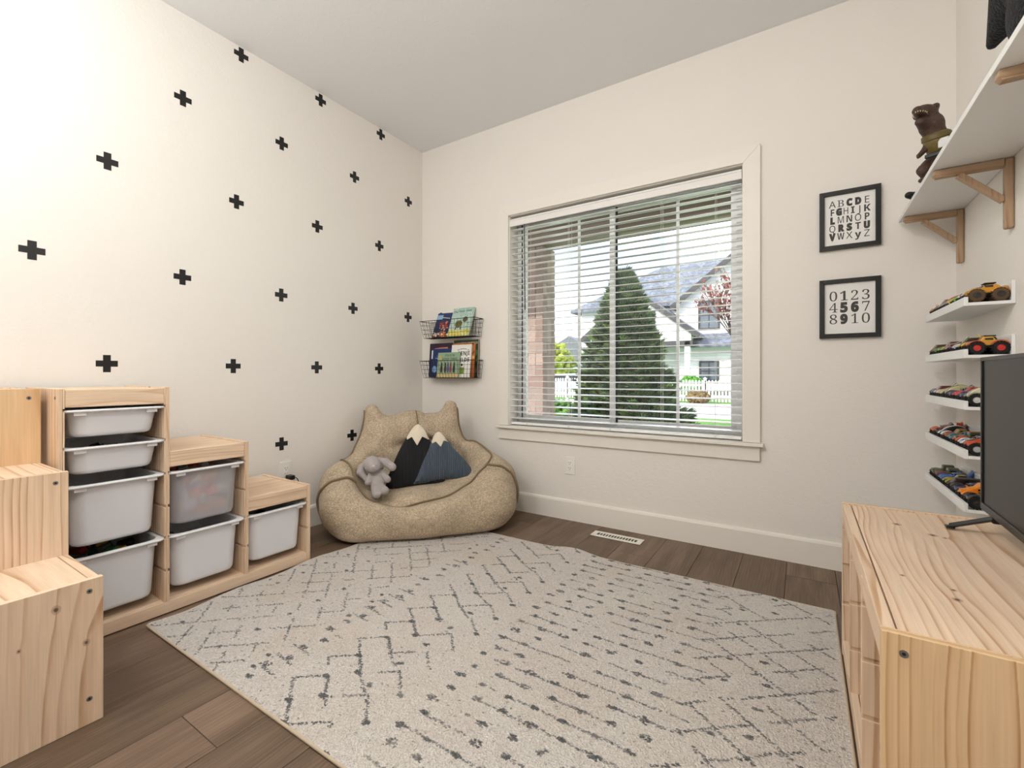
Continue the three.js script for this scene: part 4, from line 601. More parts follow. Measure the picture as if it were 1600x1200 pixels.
// [colour word, shape, body, trim, hub, tyre, extra]
const TR = [
  [['red scorpion tailed', 'winged', 0xa8321c, 0xd87a2a, 0x8a2a1a, 0x1a1817, 'horns'], ['dark olive', 'pickup', 0x3d3a22, 0x6a6a3a, 0x333333, 0x191817], ['brown and grey', 'van', 0x6a4a38, 0x8a8a8a, 0x444444, 0x191817], ['rust red domed', 'dome', 0xb04a22, 0x8a8a92, 0xd8c832, 0x1a1816], ['bright yellow', 'muscle', 0xe4d01c, 0x3a6a2a, 0x222222, 0x191817], ['lime green', 'muscle', 0x6ac02c, 0x1c2a1a, 0x222222, 0x171717], ['purple and black', 'pickup', 0x5a1f48, 0xd8d2da, 0x222222, 0x171717], ['yellow grey roofed', 'muscle', 0xd8961c, 0x6a6460, 0x241c16, 0x5a4632, 'roof']],
  [['brown', 'van', 0x5a4030, 0x7a5a3a, 0x333333, 0x191817], ['green and blue', 'muscle', 0x4f8a1c, 0x1c9ad0, 0x2aa6da, 0x171717], ['dark grey lime fendered', 'pickup', 0x3a4046, 0x9ac02a, 0x333333, 0x171717], ['brown and tan', 'van', 0x6a4434, 0xb89878, 0x333333, 0x171717], ['maroon and white', 'beast', 0x5a2430, 0xe8e6ea, 0x333333, 0x171717], ['silver white', 'muscle', 0xc6c8cc, 0x8a8a92, 0x444444, 0x171717], ['black and yellow', 'van', 0x1a1a18, 0xd8b82a, 0x333333, 0x171717, 'horns'], ['golden red wheeled', 'pickup', 0xd09a26, 0xb8481e, 0xd0251c, 0x141414, 'roof']],
  [['grey blue', 'muscle', 0x6a7486, 0xd0d4da, 0x222222, 0x171717], ['maroon with white teeth', 'van', 0x6a2a26, 0xe4dcd4, 0x222222, 0x171717, 'horns'], ['bone white', 'beast', 0xcfc6a2, 0x6a5a3a, 0x222222, 0x171717], ['cream and black', 'dome', 0xd6cf9e, 0x24281c, 0x222222, 0x171717], ['purple fendered', 'muscle', 0x4a3a68, 0x6a6078, 0x6a5a78, 0x171717], ['red fendered', 'pickup', 0xa8242a, 0xd8484a, 0xc8282a, 0x171717], ['navy and maroon', 'muscle', 0x2e3464, 0x8a2434, 0x222222, 0x171717], ['beige white hubbed', 'dome', 0xd8d0b8, 0x8a8a6a, 0xd4d4d2, 0x141414]],
  [['orange red winged', 'winged', 0xb23e1a, 0xe05a1c, 0xd0481a, 0x171717, 'wing'], ['dark brown horned', 'beast', 0x4a2a20, 0x6a3a2a, 0x222222, 0x171717, 'horns'], ['black and white striped', 'dome', 0x1a1a1c, 0xe6e6e8, 0x222222, 0x171717], ['olive yellow', 'pickup', 0x8a7a3a, 0xa84a2a, 0x222222, 0x171717], ['teal blue', 'muscle', 0x2a7a86, 0x3a3a40, 0x222222, 0x171717], ['dark green orange nosed', 'tank', 0x3a4a2c, 0xd8541c, 0x222222, 0x171717], ['silver and blue', 'muscle', 0xd4d6da, 0x2a4a9a, 0x222222, 0x171717], ['orange and black', 'beast', 0xc84e20, 0x1a1a1c, 0xb8b8ba, 0x141414]],
  [['army green turreted', 'tank', 0x3c4228, 0x56603a, 0x222222, 0x171717], ['grey green maroon wheeled', 'tank', 0x55604c, 0x6a2026, 0x7a242a, 0x171717], ['royal blue finned', 'winged', 0x24509a, 0x2c64b8, 0x222222, 0x171717], ['black and yellow striped', 'pickup', 0x1c1c18, 0xb0a43a, 0x222222, 0x171717], ['black brown', 'van', 0x2a211e, 0x4a3a34, 0x222222, 0x171717], ['navy blue', 'muscle', 0x1f2748, 0x3a4272, 0x222222, 0x171717], ['bright orange', 'beast', 0xf08a1a, 0xf09a22, 0x222222, 0x151515, 'horns'], ['black', 'muscle', 0x18181a, 0x2a2a2c, 0x222222, 0x141414]],
];
TR.forEach((row, L) => row.forEach(([word, kind, body, trim, hub, tyre, extra], i) => {
  const t = thing('toy_truck', `${word} toy monster truck on the ${LN[L]}, ${PN[i]}`, 'toy truck', [ROOM.w - 0.0595, LEDGE[L] + 0.0125, 0.144 + i * 0.0704], (hash2(L, i, 4) - 0.5) * 0.03, 'toy monster trucks on the picture ledges'), S = truckShapes; t.scale.setScalar(0.965);
  part('body', S[kind].body, colr(body), t); part('hood_stripe', S[kind].stripe, colr(trim), t); for (const f of S.fender) part('fender', f, colr(kind === 'beast' || kind === 'muscle' ? body : trim), t); part('window', S.window, colr(0x0d0e10, 0.15), t); part('chassis', S.chassis, colr(0x191919, 0.6), t);
  for (const x of [-0.029, 0.029]) for (const z of [-0.0225, 0.0225]) { const w = part('wheel', S.tire, colr(tyre, 0.85), t); w.position.set(x, 0.0215, z); part('hub', S.hub, colr(hub), w); }
  if (extra === 'wing') part('rear_wing', S.wing, colr(trim), t); if (extra === 'horns') part('horns', S.horns, colr(trim), t);
  if (extra === 'roof') part('roof_panel', rbox(0.03, 0.004, 0.034, 0.006, 0.0625, 0, 0.0018), colr(0x232326, 0.5), t);
}));
// ---------- toys on the high shelf ----------
{
  const t = thing('toy_dinosaur', 'brown toy tyrannosaur in an olive harness rearing up on the high shelf', 'toy dinosaur', [3.05, 1.6732, 0.5], -0.45), br = mat(0x4a352a, 0.6, { bumpMap: fuzz, bumpScale: 0.003 }), ol = mat(0x6a5a2a, 0.55, { bumpMap: fuzz, bumpScale: 0.002 });
  const body = (x, y, z) => {
    let d = cap(x, y, z, [0.004, 0.07, -0.045], [-0.004, 0.14, 0.0], 0.034, 0.03);
    d = smin(d, cap(x, y, z, [-0.004, 0.14, 0.0], [-0.014, 0.19, 0.02], 0.03, 0.03), 0.03);
    d = smin(d, cap(x, y, z, [0.004, 0.07, -0.045], [0.01, 0.03, -0.16], 0.036, 0.008), 0.03);
    d = smin(d, ell(x, y, z, [-0.016, 0.205, 0.03], [0.035, 0.036, 0.036]), 0.02);                                      // skull base and throat
    d = smin(d, smin(ell(x, y, z, [-0.026, 0.241, 0.05], [0.034, 0.02, 0.04]), cap(x, y, z, [-0.026, 0.24, 0.06], [-0.03, 0.233, 0.112], 0.021, 0.015), 0.02), 0.012);                        // snout
    d = smin(d, cap(x, y, z, [-0.024, 0.2, 0.045], [-0.029, 0.198, 0.092], 0.026, 0.014), 0.004);                      // lower jaw
    for (const s of [-1, 1]) {
      d = smin(d, ell(x, y, z, [-0.018 + s * 0.021, 0.256, 0.04], [0.0085, 0.011, 0.015]), 0.01);                           // brow
      d = smin(d, cap(x, y, z, [s * 0.034, 0.075, -0.03], [s * 0.044, 0.05, 0.005], 0.026, 0.02), 0.012);                   // thigh
      d = smin(d, cap(x, y, z, [s * 0.044, 0.05, 0.005], [s * 0.044, 0.02, -0.018], 0.018, 0.011), 0.008);
      d = smin(d, cap(x, y, z, [s * 0.044, 0.02, -0.018], [s * 0.046, 0.008, 0.022], 0.01, 0.0085), 0.006);                // foot
      d = smin(d, cap(x, y, z, [s * 0.032, 0.13, 0.012], [s * 0.048, 0.098, 0.034], 0.0115, 0.008), 0.008);               // arm
      d = smin(d, cap(x, y, z, [s * 0.048, 0.098, 0.034], [s * 0.044, 0.085, 0.056], 0.007, 0.005), 0.004);
    }
    return Math.max(d, -y) + 0.0015 * (noise3(x * 130, y * 130, z * 130, 4) - 0.5);
  };
  part('body', surface(body, [-0.09, -0.006, -0.18], [0.09, 0.29, 0.145], 0.004), br, t);
  const trunk = (x, y, z) => smin(cap(x, y, z, [0.004, 0.07, -0.045], [-0.004, 0.14, 0.0], 0.037, 0.033), cap(x, y, z, [-0.004, 0.14, 0.0], [-0.012, 0.18, 0.015], 0.033, 0.033), 0.03);
  part('harness', surface((x, y, z) => Math.max(trunk(x, y, z), 0.085 - y + z * 0.2, y - 0.176 + z * 0.3), [-0.07, 0.05, -0.11], [0.07, 0.23, 0.07], 0.004), ol, t);
  part('collar', surface((x, y, z) => Math.max(trunk(x, y, z) - 0.0035, 0.15 - y - z * 0.3, y - 0.172 + z * 0.3), [-0.07, 0.13, -0.11], [0.07, 0.23, 0.07], 0.004), mat(0x5d4f22, 0.5), t);
  part('shoulder_plate', rbox(0.03, 0.034, 0.006, 0.02, 0.12, 0.034, 0.003), mat(0xd8d8d6, 0.45), t, 'white panel on the harness'); part('belt', [rbox(0.07, 0.014, 0.01, 0, 0.09, 0.022, 0.003)], mat(0x20242a, 0.5), t);
  const teeth = []; for (let i = 0; i < 12; i++) { const a = -1.9 + i / 11 * 3.8, g = new THREE.ConeGeometry(0.0022, 0.006, 6); g.rotateX(Math.PI); g.translate(-0.028 + Math.sin(a) * 0.0185, 0.2235, 0.09 + Math.cos(a) * 0.034); teeth.push(g); } part('teeth', teeth, mat(0xd8cda0, 0.4), t);
  part('eye', [-1, 1].map((s) => { const g = new THREE.SphereGeometry(0.004, 10, 8); g.translate(-0.02 + s * 0.0275, 0.25, 0.056); return g; }), mat(0x1c150c, 0.2), t);
}
{
  const t = thing('plush_toy', 'black furry plush toy on the high shelf, cut off by the top edge', 'plush toy', [3.09, 1.6732, 1.2]), k = mat(0x121214, 0.95, { bumpMap: fuzz, bumpScale: 0.006, sheen: 0.4, sheenColor: new THREE.Color(0.2, 0.2, 0.22) });
  const f = (x, y, z) => Math.max(smin(smin(ell(x, y, z, [0.01, 0.115, 0.05], [0.075, 0.115, 0.09]), cap(x, y, z, [-0.005, 0.24, -0.02], [-0.035, 0.168, -0.165], 0.075, 0.014), 0.05), ell(x, y, z, [0.0, 0.27, 0.02], [0.07, 0.07, 0.08]), 0.03), 0.0005 - y);
  part('body', surface(f, [-0.12, -0.01, -0.2], [0.1, 0.36, 0.17], 0.007), k, t);
  part('ear', [-1, 1].map((s) => { const g = new THREE.SphereGeometry(0.026, 14, 10); g.scale(1, 1.2, 0.6); g.translate(s * 0.05, 0.335, 0.02); return g; }), k, t);
}
{
  const t = thing('toy_shoe', 'small black rounded toy tip peeking over the shelf edge by the corner', 'toy', [3.028, 1.6732, 0.29], 0.1), f = (x, y, z) => Math.max(smin(ell(x, y, z, [0, 0.016, 0], [0.03, 0.02, 0.016]), ell(x, y, z, [-0.034, 0.022, 0.006], [0.014, 0.013, 0.014]), 0.015), -y);
  part('upper', surface(f, [-0.06, -0.005, -0.03], [0.045, 0.045, 0.035], 0.003), mat(0x141416, 0.5), t); part('sole', rbox(0.05, 0.004, 0.026, 0.002, 0.0022, 0, 0.001), mat(0x2a2a2c, 0.7), t);
}
// ---------- television ----------
{
  const t = thing('television', 'flat black television with a blank screen on the low pine cabinet', 'television', [3.062, 0.52, 1.29], -Math.PI / 2 - 0.024), w = 0.73, h = 0.432, y0 = 0.056, bz = mat(0x0d0d0e, 0.35), b = 0.011;
  // local +z looks out of the screen, into the room
  part('bezel', [rbox(b, h, 0.02, -w / 2 + b / 2, y0 + h / 2, 0.004, 0.002), rbox(b, h, 0.02, w / 2 - b / 2, y0 + h / 2, 0.004, 0.002), rbox(w, b, 0.02, 0, y0 + h - b / 2, 0.004, 0.002), rbox(w, 0.02, 0.02, 0, y0 + 0.01, 0.004, 0.002)], bz, t);
  part('screen', box(w - 2 * b, h - b - 0.02, 0.003, 0, y0 + 0.02 + (h - b - 0.02) / 2, 0.0085), mat(0x13110f, 0.3, { specularIntensity: 0.4 }), t);
  part('back_shell', [rbox(w - 0.006, h - 0.006, 0.02, 0, y0 + h / 2, -0.012, 0.006, 2), rbox(w * 0.7, h * 0.5, 0.03, 0, y0 + h * 0.36, -0.032, 0.01, 2)], bz, t);
  for (const x of [-1, 1]) part('foot', [bar([x * 0.29, 0.05, -0.005], [x * 0.318, 0.006, 0.085], 0.022, 0.012, 0.003), bar([x * 0.29, 0.05, -0.005], [x * 0.318, 0.006, -0.085], 0.022, 0.012, 0.003), rbox(0.024, 0.03, 0.02, x * 0.29, y0 - 0.006, -0.002, 0.003), rbox(0.024, 0.0055, 0.02, x * 0.318, 0.003, 0.086, 0.002), rbox(0.024, 0.0055, 0.02, x * 0.318, 0.003, -0.086, 0.002)], bz, t);
}

// ---------- outside the window ----------
{
  const GY = -0.4, rnd = rng(123);
  const grassT = dataTex(256, 256, (i, j) => { const a = fbm(i / 3, j / 3, 61, 3), b = fbm(i / 40, j / 40, 62, 2), k = 0.55 + 0.7 * a + 0.3 * (b - 0.5); return [92 * k, 148 * k, 38 * k]; }, true, true); grassT.repeat.set(1, 1);
  const grass = mat(0xffffff, 0.95, { map: grassT });
  const paveT = dataTex(256, 256, (i, j) => 176 + 50 * (fbm(i / 4, j / 4, 64, 3) - 0.5), true, true), pave = mat(0xffffff, 0.9, { map: paveT });
  struct('ground', boxUV(span(-90, 60, GY - 0.3, GY, -120, -0.14)), grass);
  struct('road', boxUV(span(-90, 60, GY + 0.0, GY + 0.02, -20.2, -12.4)), pave);
  struct('driveway', boxUV(span(-9, -3.3, GY + 0.001, GY + 0.025, -12.4, -2.4)), pave);
  struct('porch_slab', boxUV(span(-3, 5, GY, -0.12, -2.3, -0.14)), mat(0x9a9690, 0.9));
  struct('porch_soffit', boxUV(span(-3.4, 5.6, 2.74, 2.8, -2.6, -0.14)), mat(0x8f857c, 0.8));
  // porch beam and shingled column
  const bm = thing('porch_beam', 'greyish brown porch beam across the top of the window view', 'beam', [1.0, 2.44, -1.95]); part('beam_core', span(-4.2, 4.2, 0, 0.3, -0.13, 0.13, 0.004), mat(0x8a7a70, 0.8), bm); part('drip_board', span(-4.2, 4.2, 0.22, 0.3, 0.132, 0.152, 0.003), mat(0x7a6c64, 0.8), bm);
  {
    const t = thing('porch_column', 'wood shingle clad porch column at the left of the window view', 'porch column', [-0.01, -0.12, -1.95]), rows = 19, H = 2.54, ms = [0xa39088, 0x958078, 0xb09c92, 0x9a8a84].map((c) => mat(c, 0.9, { bumpMap: fuzz, bumpScale: 0.003 })), W = 0.15;
    part('post_core', span(-W + 0.012, W - 0.012, 0, H, -W + 0.012, W - 0.012), mat(0x6a554a, 0.9), t);
    const gs = [0.094, 0.1, 0.088].map((w) => { const g = rbox(w, H / rows + 0.02, 0.012, 0, H / rows / 2, 0, 0.002); g.rotateX(-0.05); return boxUV(g); });
    for (let r = 0; r < rows; r++) for (const [nx, nz] of [[0, 1], [1, 0]]) for (let q = 0; q < 3; q++) { const m = part('shingle', gs[Math.floor(rnd() * 3)], ms[Math.floor(rnd() * 4)], t), o = (q - 1) * 0.098; m.position.set(nx ? W - 0.005 : o, r * H / rows, nz ? W - 0.005 : o); m.rotation.y = nx ? Math.PI / 2 : 0; }
    const lb = mat(0x7d675c, 0.9, { bumpMap: fuzz, bumpScale: 0.003 }); part('corner_board', [span(-W - 0.004, -W + 0.012, 0, H, W - 0.02, W + 0.008, 0.002), span(-W - 0.004, -W + 0.004, 0, H, -W, W, 0.002)], lb, t);
  }
  {
    const t = thing('porch_chair', 'white slatted garden chair on the porch beside the shingled column', 'chair', [0.06, -0.12, -1.35], 0.35), m = mat(0xeeeeee, 0.5);
    for (let i = -2; i <= 2; i++) part('back_slat', bar([i * 0.085, 0.28, 0.22], [i * 0.1, 0.76 - Math.abs(i) * 0.05, 0.4], 0.075, 0.018), m, t);
    for (let i = 0; i < 5; i++) part('seat_slat', rbox(0.5, 0.018, 0.075, 0, 0.36 - i * 0.02, -0.2 + i * 0.09, 0.003), m, t);
    for (const s of [-1, 1]) { part('armrest', rbox(0.12, 0.02, 0.62, s * 0.32, 0.5, -0.02, 0.006), m, t); part('front_leg', span(s * 0.28 - 0.01, s * 0.28 + 0.01, 0, 0.49, -0.28, -0.19), m, t); part('rear_leg', bar([s * 0.27, 0.34, -0.2], [s * 0.27, 0.01, 0.42], 0.02, 0.09), m, t); part('arm_post', span(s * 0.3 - 0.01, s * 0.3 + 0.01, 0.15, 0.49, 0.2, 0.27), m, t); }
  }
  // evergreen: drooping sprays in tiers
  {
    const t = thing('conifer_tree', 'tall green conical evergreen tree filling the middle of the window view', 'tree', [-0.78, GY, -7.3]), H = 3.75, R = 1.34, geo = [];
    for (let q = 0; q < 7; q++) { const a = (q / 7 - 0.5) * 1.9, L = 0.16 * (1 - 0.3 * Math.abs(a)), g = new THREE.ConeGeometry(0.019, L, 4, 1); g.translate(0, L / 2, 0); g.rotateZ(a); g.rotateX(0.9 + 0.2 * (q % 2)); geo.push(g); }
    const spray = merge(geo), N = 7600, inst = new THREE.InstancedMesh(spray, mat(0xffffff, 0.8, { transmission: 0.15, thickness: 0 }), N), M = new THREE.Matrix4(), Q = new THREE.Quaternion(), c = new THREE.Color();
    for (let i = 0; i < N; i++) {
      const h = Math.pow(rnd(), 1.35), y = 0.15 + h * (H - 0.2), a = rnd() * 6.283, lump = 0.74 + 0.42 * noise3(Math.cos(a) * 2.4 + 5, y * 2.6, Math.sin(a) * 2.4 + 5, 7) + 0.12 * Math.sin(a * 5 + y * 7), r0 = R * Math.pow(1 - h, 0.82) * lump + 0.03, r = r0 * Math.pow(rnd(), 0.34), s = 0.8 + rnd() * 0.9 - h * 0.25;
      Q.setFromEuler(new THREE.Euler((rnd() - 0.5) * 0.7 + 0.1, Math.PI / 2 - a + (rnd() - 0.5) * 0.8, (rnd() - 0.5) * 0.7, 'YXZ')); M.compose(V3(Math.cos(a) * r, y, Math.sin(a) * r), Q, V3(s, s, s)); inst.setMatrixAt(i, M);
      const k = rnd(); c.setRGB(0.02 + 0.13 * k * k, 0.05 + 0.2 * k * k, 0.02 + 0.03 * k); inst.setColorAt(i, c);
    }
    inst.name = 'foliage'; inst.userData.kind = 'stuff'; t.add(inst); part('trunk', cyl(0.02, 0.09, H - 0.1, 0, (H - 0.1) / 2, 0, 10), mat(0x4a3a2c, 0.9), t);
  }
  // small tree in red leaf
  {
    const t = thing('red_leaf_tree', 'slender bare branched tree with reddish leaves at the right of the window view', 'tree', [1.25, GY, -11]), br = [], tips = [], grow = (p, d, L, r, n) => { const e = p.clone().addScaledVector(d, L); br.push(rod(p.toArray(), e.toArray(), r, 5)); tips.push([p.clone(), e, n]); if (n) for (let i = 0; i < (n > 2 ? 4 : 3); i++) grow(e.clone().addScaledVector(d, -L * 0.25 * rnd()), d.clone().add(V3((rnd() - 0.5) * 1.5, 0.35 * rnd(), (rnd() - 0.5) * 1.5)).normalize(), L * (0.62 + 0.2 * rnd()), r * 0.6, n - 1); };
    grow(V3(0, 0, 0), V3(0.02, 1, 0), 1.6, 0.045, 4);
    part('branches', br, mat(0x3a2c28, 0.9), t);
    const lf = new THREE.BufferGeometry(); lf.setAttribute('position', new THREE.Float32BufferAttribute([0, 0, 0, 0.03, 0.03, 0.008, 0, 0.075, 0, -0.03, 0.03, 0.008], 3)); lf.setIndex([0, 1, 2, 0, 2, 3]); lf.computeVertexNormals();
    const fine = tips.filter((q) => q[2] < 2), N = 1500, inst = new THREE.InstancedMesh(lf, mat(0xffffff, 0.8, { transmission: 0.3, thickness: 0, side: THREE.DoubleSide }), N), M = new THREE.Matrix4(), c = new THREE.Color();
    for (let i = 0; i < N; i++) { const [p, e] = fine[Math.floor(rnd() * fine.length)], w = p.clone().lerp(e, rnd()); M.compose(w.add(V3((rnd() - 0.5) * 0.07, (rnd() - 0.5) * 0.07, (rnd() - 0.5) * 0.07)), new THREE.Quaternion().setFromEuler(new THREE.Euler(rnd() * 6, rnd() * 6, rnd() * 6)), V3(1, 1, 1).multiplyScalar(0.8 + rnd() * 0.7)); inst.setMatrixAt(i, M); const k = rnd(); c.setRGB(0.22 + 0.16 * k, 0.055 + 0.07 * k, 0.05 + 0.05 * k); inst.setColorAt(i, c); }
    inst.name = 'leaves'; inst.userData.kind = 'stuff'; t.add(inst);
  }
  // white picket fences across the street
  function fence(label, x0, x1, z, h) {
    const t = thing('picket_fence', label, 'fence', [0, GY, z]), m = mat(0xf2f2f0, 0.6), a = []; for (let x = x0; x < x1; x += 0.15) a.push(extrude([[x, 0.06], [x + 0.085, 0.06], [x + 0.085, h - 0.06], [x + 0.0425, h], [x, h - 0.06]], 0.02));
    const p = part('pickets', a, m, t); p.userData.kind = 'stuff'; for (const y of [0.28, h - 0.3]) part('rail', span(x0, x1, y, y + 0.09, -0.05, -0.005), m, t); for (let x = x0; x <= x1; x += 2.4) part('post', [span(x - 0.06, x + 0.06, 0, h + 0.06, -0.1, 0.02), cyl(0.0, 0.1, 0.08, x, h + 0.1, -0.04, 4)], m, t);
  }
  fence('white picket fence in front of the grey roofed house across the street', -6.2, 3.4, -21, 1.12); fence('white picket fence behind the driveway left of the evergreen', -16.0, -7.4, -21, 1.2);
  // neighbour's house
  {
    const Z = -28, t = thing('neighbour_house', 'white house with grey shingle roofs and dark windows across the street', 'house', [0, GY, Z]), yo = -GY, wl = mat(0xe6e8ec, 0.7, { bumpMap: (() => { const q = dataTex(4, 64, (i, j) => (j % 16) * 16, false); q.repeat.set(1, 1.4); return q; })(), bumpScale: 0.03 }), dk = mat(0x34363a, 0.6), tr = mat(0xf0f0f0, 0.5), gl = mat(0x55626e, 0.12, { specularIntensity: 1 });
    const rt = dataTex(128, 128, (i, j) => { const row = Math.floor(j / 8), k = hash2(Math.floor((i + (row % 2) * 6) / 12), row, 3); const v = (j % 8 === 0 ? -16 : 0) + 40 * (k - 0.5) + 24 * (fbm(i / 3, j / 3, 6, 2) - 0.5); return [104 + v, 112 + v, 124 + v]; }); rt.repeat.set(0.5, 0.5); const rf = mat(0xffffff, 0.9, { map: rt });
    const Y = (y) => y + yo;
    part('wall', boxUV(span(-11, 6, 0, Y(5.8), -7, 0)), wl, t);
    const quadRoof = (p) => { const g = new THREE.BufferGeometry(), q = p.map((a) => a.slice()), b = p.map((a) => [a[0], a[1] - 0.18, a[2]]), f = []; const tri = (A, B, C) => f.push(...A, ...B, ...C); tri(q[0], q[1], q[2]); tri(q[0], q[2], q[3]); tri(b[0], b[2], b[1]); tri(b[0], b[3], b[2]); for (let i = 0; i < 4; i++) { const j = (i + 1) % 4; tri(q[i], b[i], b[j]); tri(q[i], b[j], q[j]); } g.setAttribute('position', new THREE.Float32BufferAttribute(f, 3)); g.computeVertexNormals(); return boxUV(g, 'z'); };
    // main hip roof, then the gable on the right and the low porch gable in front
    part('main_roof', [quadRoof([[-11.6, Y(5.6), 0.6], [6.6, Y(5.6), 0.6], [3.5, Y(8.9), -3.5], [-6.2, Y(8.9), -3.5]]), quadRoof([[-11.6, Y(5.6), -7.6], [-11.6, Y(5.6), 0.6], [-6.2, Y(8.9), -3.5], [-6.2, Y(8.9), -3.5]])], rf, t);
    const gx = -0.6, pk = Y(8.1), ev = Y(5.2), hw = 3.6;
    part('gable_wall', [(() => { const g = extrude([[gx - hw + 0.4, Y(0)], [gx + hw - 0.4, Y(0)], [gx + hw - 0.4, ev + 0.2], [gx, pk - 0.2], [gx - hw + 0.4, ev + 0.2]], 1.5); g.translate(0, 0, 0); return boxUV(g); })()], wl, t);
    part('gable_roof', [quadRoof([[gx - hw, ev, 2], [gx, pk, 2], [gx, pk, -3], [gx - hw, ev, -3]]), quadRoof([[gx, pk, 2], [gx + hw, ev, 2], [gx + hw, ev, -3], [gx, pk, -3]])], rf, t);
    part('rake_board', [bar([gx - hw, ev - 0.16, 2.02], [gx, pk - 0.16, 2.02], 0.3, 0.06), bar([gx + hw, ev - 0.16, 2.02], [gx, pk - 0.16, 2.02], 0.3, 0.06)], dk, t);
    const qx = -5.9, qp = Y(6.1), qe = Y(3.3), qw = 3.6;
    part('porch_gable_wall', (() => { const g = extrude([[qx - qw + 0.5, Y(2.9)], [qx + qw - 0.5, Y(2.9)], [qx + qw - 0.5, qe + 0.25], [qx, qp - 0.25], [qx - qw + 0.5, qe + 0.25]], 0.1); g.translate(0, 0, 3); return boxUV(g); })(), wl, t);
    part('porch_roof', [quadRoof([[qx - qw, qe, 3.5], [qx, qp, 3.5], [qx, qp, 0], [qx - qw, qe, 0]]), quadRoof([[qx, qp, 3.5], [qx + qw, qe, 3.5], [qx + qw, qe, 0], [qx, qp, 0]])], rf, t);
    part('rake_board', [bar([qx - qw, qe - 0.14, 3.52], [qx, qp - 0.14, 3.52], 0.28, 0.06), bar([qx + qw, qe - 0.14, 3.52], [qx, qp - 0.14, 3.52], 0.28, 0.06)], dk, t);
    for (const x of [qx - 2.9, qx + 2.9]) part('porch_post', span(x - 0.14, x + 0.14, 0, Y(2.9), 2.9, 3.2), tr, t);
    part('porch_beam', span(qx - qw + 0.4, qx + qw - 0.4, Y(2.6), Y(2.95), 2.9, 3.2), dk, t); part('skirt_roof', quadRoof([[-2.9, Y(2.75), 2.6], [2.6, Y(2.75), 2.6], [2.6, Y(3.5), 1.4], [-2.9, Y(3.5), 1.4]]), rf, t);
    for (const [x, y, w, h, z] of [[-2.1, 4.55, 1.0, 1.55, 1.5], [0.3, 4.55, 1.0, 1.55, 1.5], [-2.1, 1.2, 0.9, 1.0, 1.5], [0.0, 1.3, 1.6, 1.3, 1.5], [-5.4, 4.2, 0.9, 1.1, 3.1], [-3.5, 1.2, 0.9, 1.4, 0], [-7.4, 1.2, 1.0, 1.4, 0], [-9.3, 3.9, 1.0, 1.3, 0]]) {
      const f = part('window', [span(x - w / 2 - 0.1, x + w / 2 + 0.1, Y(y) - h / 2 - 0.1, Y(y) - h / 2, z, z + 0.08), span(x - w / 2 - 0.1, x + w / 2 + 0.1, Y(y) + h / 2, Y(y) + h / 2 + 0.1, z, z + 0.08), span(x - w / 2 - 0.1, x - w / 2, Y(y) - h / 2, Y(y) + h / 2, z, z + 0.08), span(x + w / 2, x + w / 2 + 0.1, Y(y) - h / 2, Y(y) + h / 2, z, z + 0.08), span(x - 0.02, x + 0.02, Y(y) - h / 2, Y(y) + h / 2, z, z + 0.06), span(x - w / 2, x + w / 2, Y(y) - 0.03, Y(y) + 0.03, z, z + 0.07)], dk, t);
      part('pane', span(x - w / 2, x + w / 2, Y(y) - h / 2, Y(y) + h / 2, z + 0.01, z + 0.03), gl, f);
    }
  }
  // houses, shrubs and a car in the gap left of the evergreen
  function farHouse(label, x, z, w, h, wallC, roofC) { const t = thing('distant_house', label, 'house', [x, GY, z]), wm = mat(wallC, 0.8), rm = mat(roofC, 0.9), tm = mat(0x2e3338, 0.4); part('wall', span(-w / 2, w / 2, 0, h, -6, 0), wm, t); part('roof', extrude([[-w / 2 - 0.5, h - 0.1], [w / 2 + 0.5, h - 0.1], [0, h + w * 0.28]], 6.6).translate(0, 0, -6.3), rm, t); for (const q of [-0.28, 0.05, 0.3]) { const f = part('window', span(q * w - 0.55, q * w + 0.55, h * 0.35, h * 0.7, 0.0, 0.05), mat(0xe6e6e4, 0.6), t); part('pane', span(q * w - 0.45, q * w + 0.45, h * 0.39, h * 0.66, 0.05, 0.08), tm, f); } }
  farHouse('far grey house with slate roof in the gap beside the column', -18.6, -42, 9, 3.0, 0x9aa2ac, 0x6a7078); farHouse('far tan house partly behind the evergreen', -10.5, -54, 8, 2.6, 0xb89a76, 0x6a5f58);
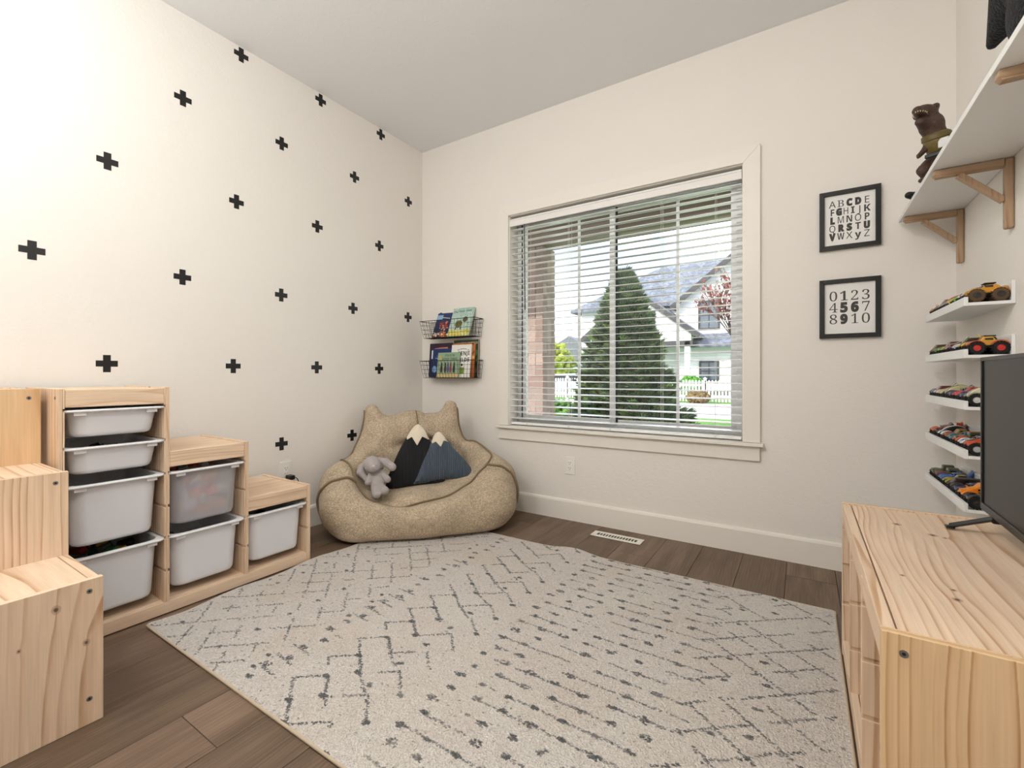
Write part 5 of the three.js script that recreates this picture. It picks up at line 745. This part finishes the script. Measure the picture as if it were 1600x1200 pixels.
  function shrub(label, x, z, r, h, col) { const t = thing('shrub', label, 'shrub', [x, GY, z]), N = 420, g = new THREE.IcosahedronGeometry(0.1, 0), inst = new THREE.InstancedMesh(g, mat(0xffffff, 0.9), N), M = new THREE.Matrix4(), c = new THREE.Color(), b = new THREE.Color(col); for (let i = 0; i < N; i++) { const a = rnd() * 6.28, u = rnd() * 2 - 1, q = Math.sqrt(1 - u * u), k = 0.75 + 0.3 * rnd(); M.compose(V3(Math.cos(a) * q * r * k, h * 0.5 + u * h * 0.5 * k, Math.sin(a) * q * r * k), new THREE.Quaternion().setFromEuler(new THREE.Euler(rnd() * 6, rnd() * 6, 0)), V3(1 + rnd(), 0.5 + rnd(), 1 + rnd()).multiplyScalar(r)); inst.setMatrixAt(i, M); c.copy(b).multiplyScalar(0.6 + 0.8 * rnd()); inst.setColorAt(i, c); } inst.name = 'foliage'; inst.userData.kind = 'stuff'; t.add(inst); part('stem', cyl(0.03 * r, 0.06 * r, h * 0.7, 0, h * 0.35, 0, 8), mat(0x4a3a2c, 0.9), t); }
  shrub('yellow green tree beyond the far houses at the left of the window', -17.8, -36, 2.2, 4.4, 0x8a9638); shrub('green hedge bush behind the left fence', -12.6, -23, 0.9, 1.5, 0x55722c); shrub('low green shrub at the foot of the evergreen', -2.6, -7.6, 0.55, 0.7, 0x4f7a34); shrub('small brown green shrub before the right fence', -1.6, -20.4, 0.5, 0.6, 0x6a5a3a); shrub('bright green bush in front of the neighbour porch', -2.7, -24.2, 0.7, 1.3, 0x4f8a34);
  {
    const t = thing('parked_car', 'pale blue car parked beyond the left fence', 'car', [-10.2, GY, -23.5], 0.15), pm = mat(0x8fa6bc, 0.3, { clearcoat: 0.6 }), gm = mat(0x20262c, 0.1);
    part('body', extrude([[-2.2, 0.35], [-2.2, 0.75], [-1.3, 0.92], [1.9, 0.95], [2.2, 0.8], [2.2, 0.35]], 1.5, 0.12, 3).translate(0, 0, -0.75), pm, t); part('cabin', extrude([[-1.1, 0.92], [-0.4, 1.42], [1.0, 1.46], [1.8, 0.94]], 1.3, 0.08, 2).translate(0, 0, -0.65), pm, t); part('window', extrude([[-0.9, 0.97], [-0.35, 1.36], [0.95, 1.39], [1.55, 0.98]], 1.5).translate(0, 0, -0.75), gm, t);
    for (const x of [-1.35, 1.35]) for (const z of [-0.78, 0.78]) { const w = part('wheel', cyl(0.34, 0.34, 0.2, x, 0.34, z, 20, 'z'), mat(0x161616, 0.8), t); part('hub', cyl(0.2, 0.2, 0.21, x, 0.34, z, 14, 'z'), steel, w); }
  }
}

scene.traverse((o) => { if (o.isMesh) { o.castShadow = true; o.receiveShadow = true; } if (o.isDirectionalLight) o.castShadow = true; });
renderer.render(scene, camera);
